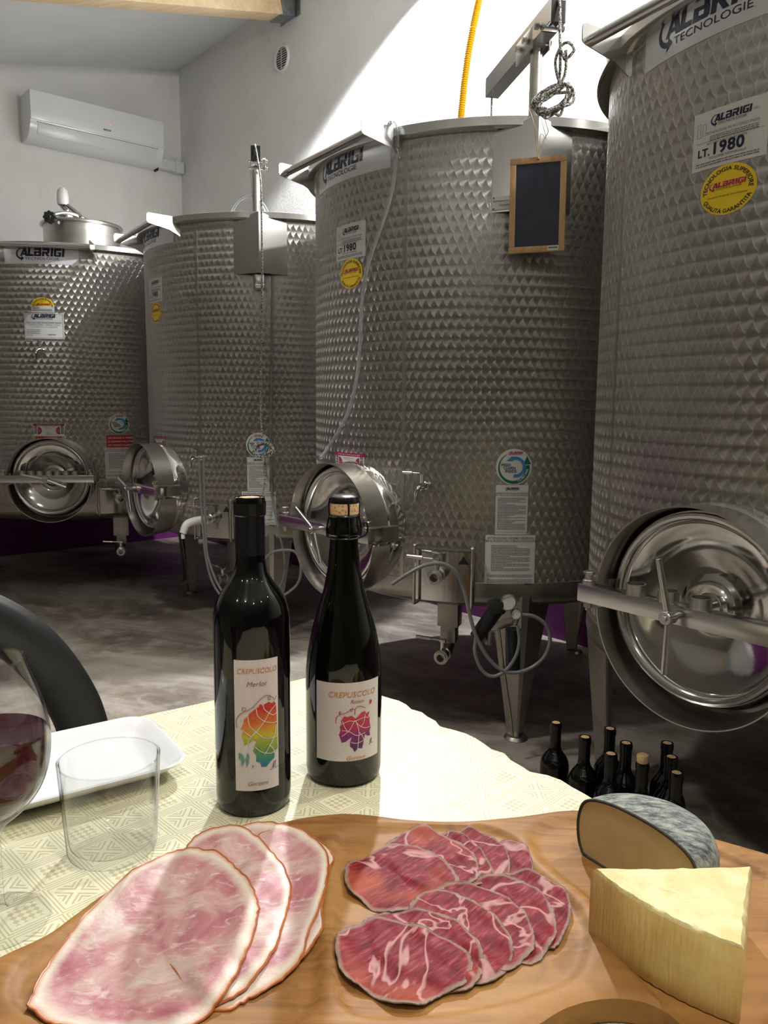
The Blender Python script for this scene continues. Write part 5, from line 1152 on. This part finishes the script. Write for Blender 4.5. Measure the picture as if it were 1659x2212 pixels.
lo_l = [
 [(729, 2020), (747, 2001), (788, 1986), (830, 1977), (874, 1988), (919, 2005), (964, 2028), (1001, 2050), (1018, 2072), (1018, 2098), (1001, 2121), (956, 2140), (919, 2162), (889, 2167), (844, 2160), (803, 2138), (758, 2114), (736, 2091), (725, 2056)],
 [(785, 1985), (800, 1972), (815, 1966), (852, 1960), (904, 1960), (957, 1972), (998, 1998), (1028, 2028), (1043, 2061), (1042, 2080), (1039, 2099), (1028, 2117), (1005, 2130), (960, 2130), (880, 2100), (810, 2050)],
 [(882, 1958), (903, 1933), (934, 1918), (970, 1922), (1016, 1942), (1054, 1966), (1084, 1994), (1102, 2024), (1107, 2057), (1091, 2088), (1069, 2107), (1038, 2115), (990, 2105), (920, 2050), (885, 1990)],
 [(934, 1920), (964, 1908), (1005, 1904), (1045, 1912), (1091, 1934), (1121, 1957), (1143, 1987), (1154, 2024), (1151, 2046), (1128, 2066), (1102, 2085), (1050, 2080), (980, 2020), (945, 1960)],
 [(1000, 1905), (1020, 1897), (1046, 1889), (1084, 1888), (1130, 1902), (1173, 1930), (1192, 1957), (1201, 1990), (1199, 2017), (1177, 2050), (1147, 2069), (1100, 2055), (1050, 2000), (1015, 1950)],
 [(1075, 1893), (1087, 1886), (1121, 1877), (1147, 1882), (1185, 1901), (1218, 1923), (1231, 1949), (1231, 1979), (1222, 2002), (1211, 2024), (1192, 2040), (1150, 2020), (1110, 1960), (1080, 1920)]]
nth = ['front', 'second', 'third', 'fourth', 'fifth', 'rearmost']
both = lo_l+up_l
slice_set('cured_pork_slice', both, 'coppa', .0017, 'coppa_edge', ['%s marbled cured pork slice of the lower fan of six' % nth[i] for i in range(6)]+['%s marbled cured pork slice of the upper fan of five' % (['frontmost', 'second', 'third', 'fourth', 'rearmost'][i]) for i in range(5)], 'cured meat', 'cured pork slices', .7285, .0006, 'cured_edge', ripple=.0009)

# ------------------------------------------------------------------ cheeses
z0 = ZBT-DEP+.0006
A2, C2_, B2 = Vector((.1500, .5190)), Vector((.2205, .4365)), Vector((.2650, .5225))
rim = []; mid = (A2+C2_)/2; dn = (C2_-A2); nrm = Vector((dn.y, -dn.x)).normalized(); nrm = nrm if nrm.dot(mid-B2) > 0 else -nrm
NA = 28
for i in range(NA+1): t = i/NA; rim.append(A2.lerp(C2_, t)+nrm*(.0095*4*t*(1-t)))
cutp = [C2_.lerp(B2, i/10) for i in range(1, 11)]+[B2.lerp(A2, i/16) for i in range(1, 16)]
loop = rim+cutp; nL = len(loop); cenp = sum(loop, Vector((0, 0)))/nL; rnd = random.Random(5)
lay = [(.0012, 0), (.0002, .003), (0, .010), (0, .02), (0, .03), (0, .04), (.0003, .047), (.0012, .0505), (.003, .0522)]
mb = MB(); vs = []
for ins_, z in lay:
    for i, p in enumerate(loop):
        d = (cenp-p).normalized(); jj = .0004*sin(i*2.9)*(1 if i > NA else .7)+.00025*rnd.uniform(-1, 1); q = p+d*(ins_+jj); vs.append((q.x, q.y, z0+z+.0003*sin(i*1.7)))
inner = [(.3, .0524), (.55, .0528), (.8, .0524)]
for s_, z in inner:
    for i, p in enumerate(loop): q = p.lerp(cenp, s_); vs.append((q.x, q.y, z0+z+.0005*rnd.uniform(-1, 1)))
vs.append((cenp.x, cenp.y, z0+.0526)); nl_ = len(lay)+len(inner)
fs = [(k_*nL+i, k_*nL+(i+1) % nL, (k_+1)*nL+(i+1) % nL, (k_+1)*nL+i) for k_ in range(nl_-1) for i in range(nL)]+[((nl_-1)*nL+i, (nl_-1)*nL+(i+1) % nL, nl_*nL) for i in range(nL)]+[tuple(range(nL))[::-1]]
pec = empty('cheese_wedge', (cenp.x, cenp.y, z0), 'pale yellow wedge of hard cheese with ribbed golden rind', 'cheese')
mb.add(vs, fs, True); mb.build('paste', 'pec', pec)
mb = MB(); vs = []
for ins_, z in [(.0009, .0003)]+lay[1:8]:
    for i, p in enumerate(rim): d = (p-cenp).normalized(); q = p+d*(.0009-ins_+.0007*(i % 2)); vs.append((q.x, q.y, z0+z))
kk = NA+1; mb.add(vs, [(a*kk+i, a*kk+i+1, (a+1)*kk+i+1, (a+1)*kk+i) for a in range(7) for i in range(NA)], True); mb.build('rind', 'pecrind', pec)
# dark-rinded half wheel
cc2 = Vector((.206, .584, 0)); mN = Vector((.833, .553, 0)).normalized(); mT = Vector((-mN.y, mN.x, 0)); kcut = .008
prof = [(0, 0), (.046, 0), (.0535, .004), (.0570, .012), (.0585, .024), (.0572, .036), (.0535, .045), (.047, .0505), (.036, .0545), (.022, .0570), (.010, .0578), (0, .058)]
pp = sm2(prof, 3)
mb = MB(); mb.lathe([(max(r_, 0), h_) for r_, h_ in pp], cc2+UPV*z0, (mN, mT, UPV), 96)
bm = bmesh.new(); bvs = [bm.verts.new(v) for v in mb.v]
for f in mb.f:
    try: bm.faces.new([bvs[i] for i in f])
    except ValueError: pass
bmesh.ops.remove_doubles(bm, verts=bm.verts[:], dist=1e-6)
bmesh.ops.bisect_plane(bm, geom=bm.verts[:]+bm.edges[:]+bm.faces[:], plane_co=cc2-mN*kcut, plane_no=mN, clear_inner=True)
bm.verts.index_update(); mb = MB(); mb.add([v.co.copy() for v in bm.verts], [[v.index for v in f.verts] for f in bm.faces], True); bm.free()
tm = empty('half_cheese_wheel', cc2+UPV*z0, 'half wheel of cheese with a mottled grey rind and pale cut face', 'cheese')
mb.build('rind', 'tomarind', tm)
sec = [(sqrt(r_*r_-kcut*kcut), h_) for r_, h_ in pp if r_ > kcut]; po = [(x, h_) for x, h_ in sec]+[(-x, h_) for x, h_ in reversed(sec)]
mb = MB(); mb.prism(po, cc2-mN*(kcut-.0002)+UPV*z0, mT, UPV, mN, .001); mb.build('cut_face', 'toma', tm)
mb = MB(); mb.tube([cc2-mN*kcut+UPV*(z0+h_)+mT*x for x, h_ in po], .0013, 8, True, 1); mb.build('rind_edge', 'tomaedge', tm)

# ------------------------------------------------------------------ glasses, trays, chair
wg = (-.288, .548, .7090); g_ = empty('wine_glass', wg, 'stemmed glass of red wine at the left edge of the photo', 'glass')
out_ = [(0, 0), (.030, 0), (.0352, .0008), (.0352, .0018), (.026, .0045), (.010, .0085), (.0048, .013), (.0038, .03), (.0038, .06), (.0048, .072), (.010, .080), (.022, .090), (.033, .104), (.0395, .120), (.0420, .138), (.0412, .155), (.0370, .175), (.0315, .192), (.0275, .2055), (.0268, .2068)]
inn = [(.0262, .2055), (.0303, .192), (.0358, .175), (.0400, .155), (.0408, .138), (.0383, .120), (.0318, .105), (.021, .0925), (.009, .0845), (0, .0830)]
mb = MB(); mb.lathe(sm2(out_, 3)+sm2(inn, 3), wg, None, 72); mb.build('bowl_and_stem', 'glass', g_)
mb = MB(); wi = [(0, .0834), (.0088, .0849), (.0208, .0929), (.0316, .1054), (.0381, .1202), (.0405, .138), (.0402, .1495), (.0392, .1493), (0, .1490)]; mb.lathe(wi, wg, None, 64); mb.build('red_wine', 'wine', g_)
tg = (-.237, .648, .7090); g_ = empty('tumbler', tg, 'empty clear water tumbler standing on the cloth beside the ham', 'glass')
mb = MB(); mb.lathe(sm2([(0, .0008), (.030, 0), (.0355, .0012), (.0378, .005), (.0385, .015), (.0408, .05), (.0428, .083), (.0425, .0850), (.0414, .0852), (.0409, .083), (.0390, .05), (.0366, .016), (.034, .0095), (.028, .0078), (0, .0072)], 3), tg, None, 80); mb.build('tumbler_glass', 'glass', g_)
def rr3(hw, hh, r, n=8):
    return rrect(hw, hh, r, n)
def tray(loc, l, s_, hl, hs, label, z=.709):
    X, Y = Vector((*l, 0)).normalized(), Vector((*s_, 0)).normalized(); c_ = Vector((*loc, z)); rings = []
    for ins_, h_, cr in ((.052, .0, .012), (.030, .0012, .02), (.012, .010, .026), (.001, .0190, .03), (0, .0210, .03), (.0015, .0222, .03), (.004, .0215, .028), (.015, .012, .022), (.028, .0052, .018), (.036, .0042, .014)):
        rings.append([c_+X*a+Y*b+UPV*h_ for a, b in rr3(hl-ins_, hs-ins_, cr)])
    n_ = len(rings[0]); vs = [p for r_ in rings for p in r_]
    fs = [(k_*n_+i, k_*n_+(i+1) % n_, (k_+1)*n_+(i+1) % n_, (k_+1)*n_+i) for k_ in range(len(rings)-1) for i in range(n_)]+[tuple(range(n_))[::-1], tuple((len(rings)-1)*n_+i for i in range(n_))]
    mb = MB(); mb.add(vs, fs, True); o = mb.build('serving_tray', 'china'); return tag(recenter(o), label, 'tray', 'white porcelain trays')
lx, sx_ = (-.825, -.565), (.565, -.825)
FRc = Vector((-.286, .899)); ctr = FRc+Vector(lx)*.155+Vector(sx_)*.074
tray(ctr, lx, sx_, .160, .078, 'white rectangular porcelain tray with rounded corners, behind the tumbler')
# black plastic chair beyond the table
ch0 = Vector((-.400, 1.010, 0)); cd_ = Vector((-.80, -.60, 0)); cn_ = Vector((-.60, .80, 0))
chair = empty('dining_chair', ch0+cd_*.22+cn_*.2, 'black plastic chair with an open rounded back beyond the table', 'chair')
pf = lambda s_, z, o_=0: ch0+cd_*s_+UPV*z+cn_*(o_-(z-.45)*.0)
path = [pf(-.02, .40), pf(-.015, .55), pf(.0, .66), pf(.02, .72), pf(.055, .78), pf(.10, .825), pf(.16, .857), pf(.23, .868), pf(.30, .857), pf(.36, .825), pf(.405, .78), pf(.44, .72), pf(.46, .66), pf(.475, .55), pf(.48, .40)]
mb = MB(); Q = sm2([tuple(p) for p in path], 6); Q = [Vector(q) for q in Q]; vs = []; nQ = len(Q); prf = [(a*.033, b*.009) for a, b in [(cos(2*pi*i/16), sin(2*pi*i/16)) for i in range(16)]]
for i, q in enumerate(Q):
    t = (Q[min(i+1, nQ-1)]-Q[max(i-1, 0)]).normalized(); s1 = t.cross(cn_).normalized()
    vs += [q+s1*a+cn_*(b+(a*a)*6) for a, b in prf]
mb.add(vs, [(i*16+k_, i*16+(k_+1) % 16, (i+1)*16+(k_+1) % 16, (i+1)*16+k_) for i in range(nQ-1) for k_ in range(16)]+[tuple(range(16)), tuple((nQ-1)*16+k_ for k_ in range(16))], True); mb.build('back_frame', 'chair', chair)
mb = MB(); sc0 = ch0+cd_*.23-cn_*.0
mb.prism(rrect(.235, .215, .07, 6), ch0+cd_*.23+cn_*(-.20)+UPV*.425, cd_, cn_, UPV, .022, False); mb.build('seat', 'chair', chair)
for a in (.05, .41):
    for b in (-.37, -.02): mb = MB(); mb.cyl(ch0+cd_*a+cn_*b+UPV*.43, ch0+cd_*(a+(.03 if a > .2 else -.03))+cn_*(b+(.03 if b > -.2 else -.03)), .016, .011); mb.build('leg', 'chair', chair)
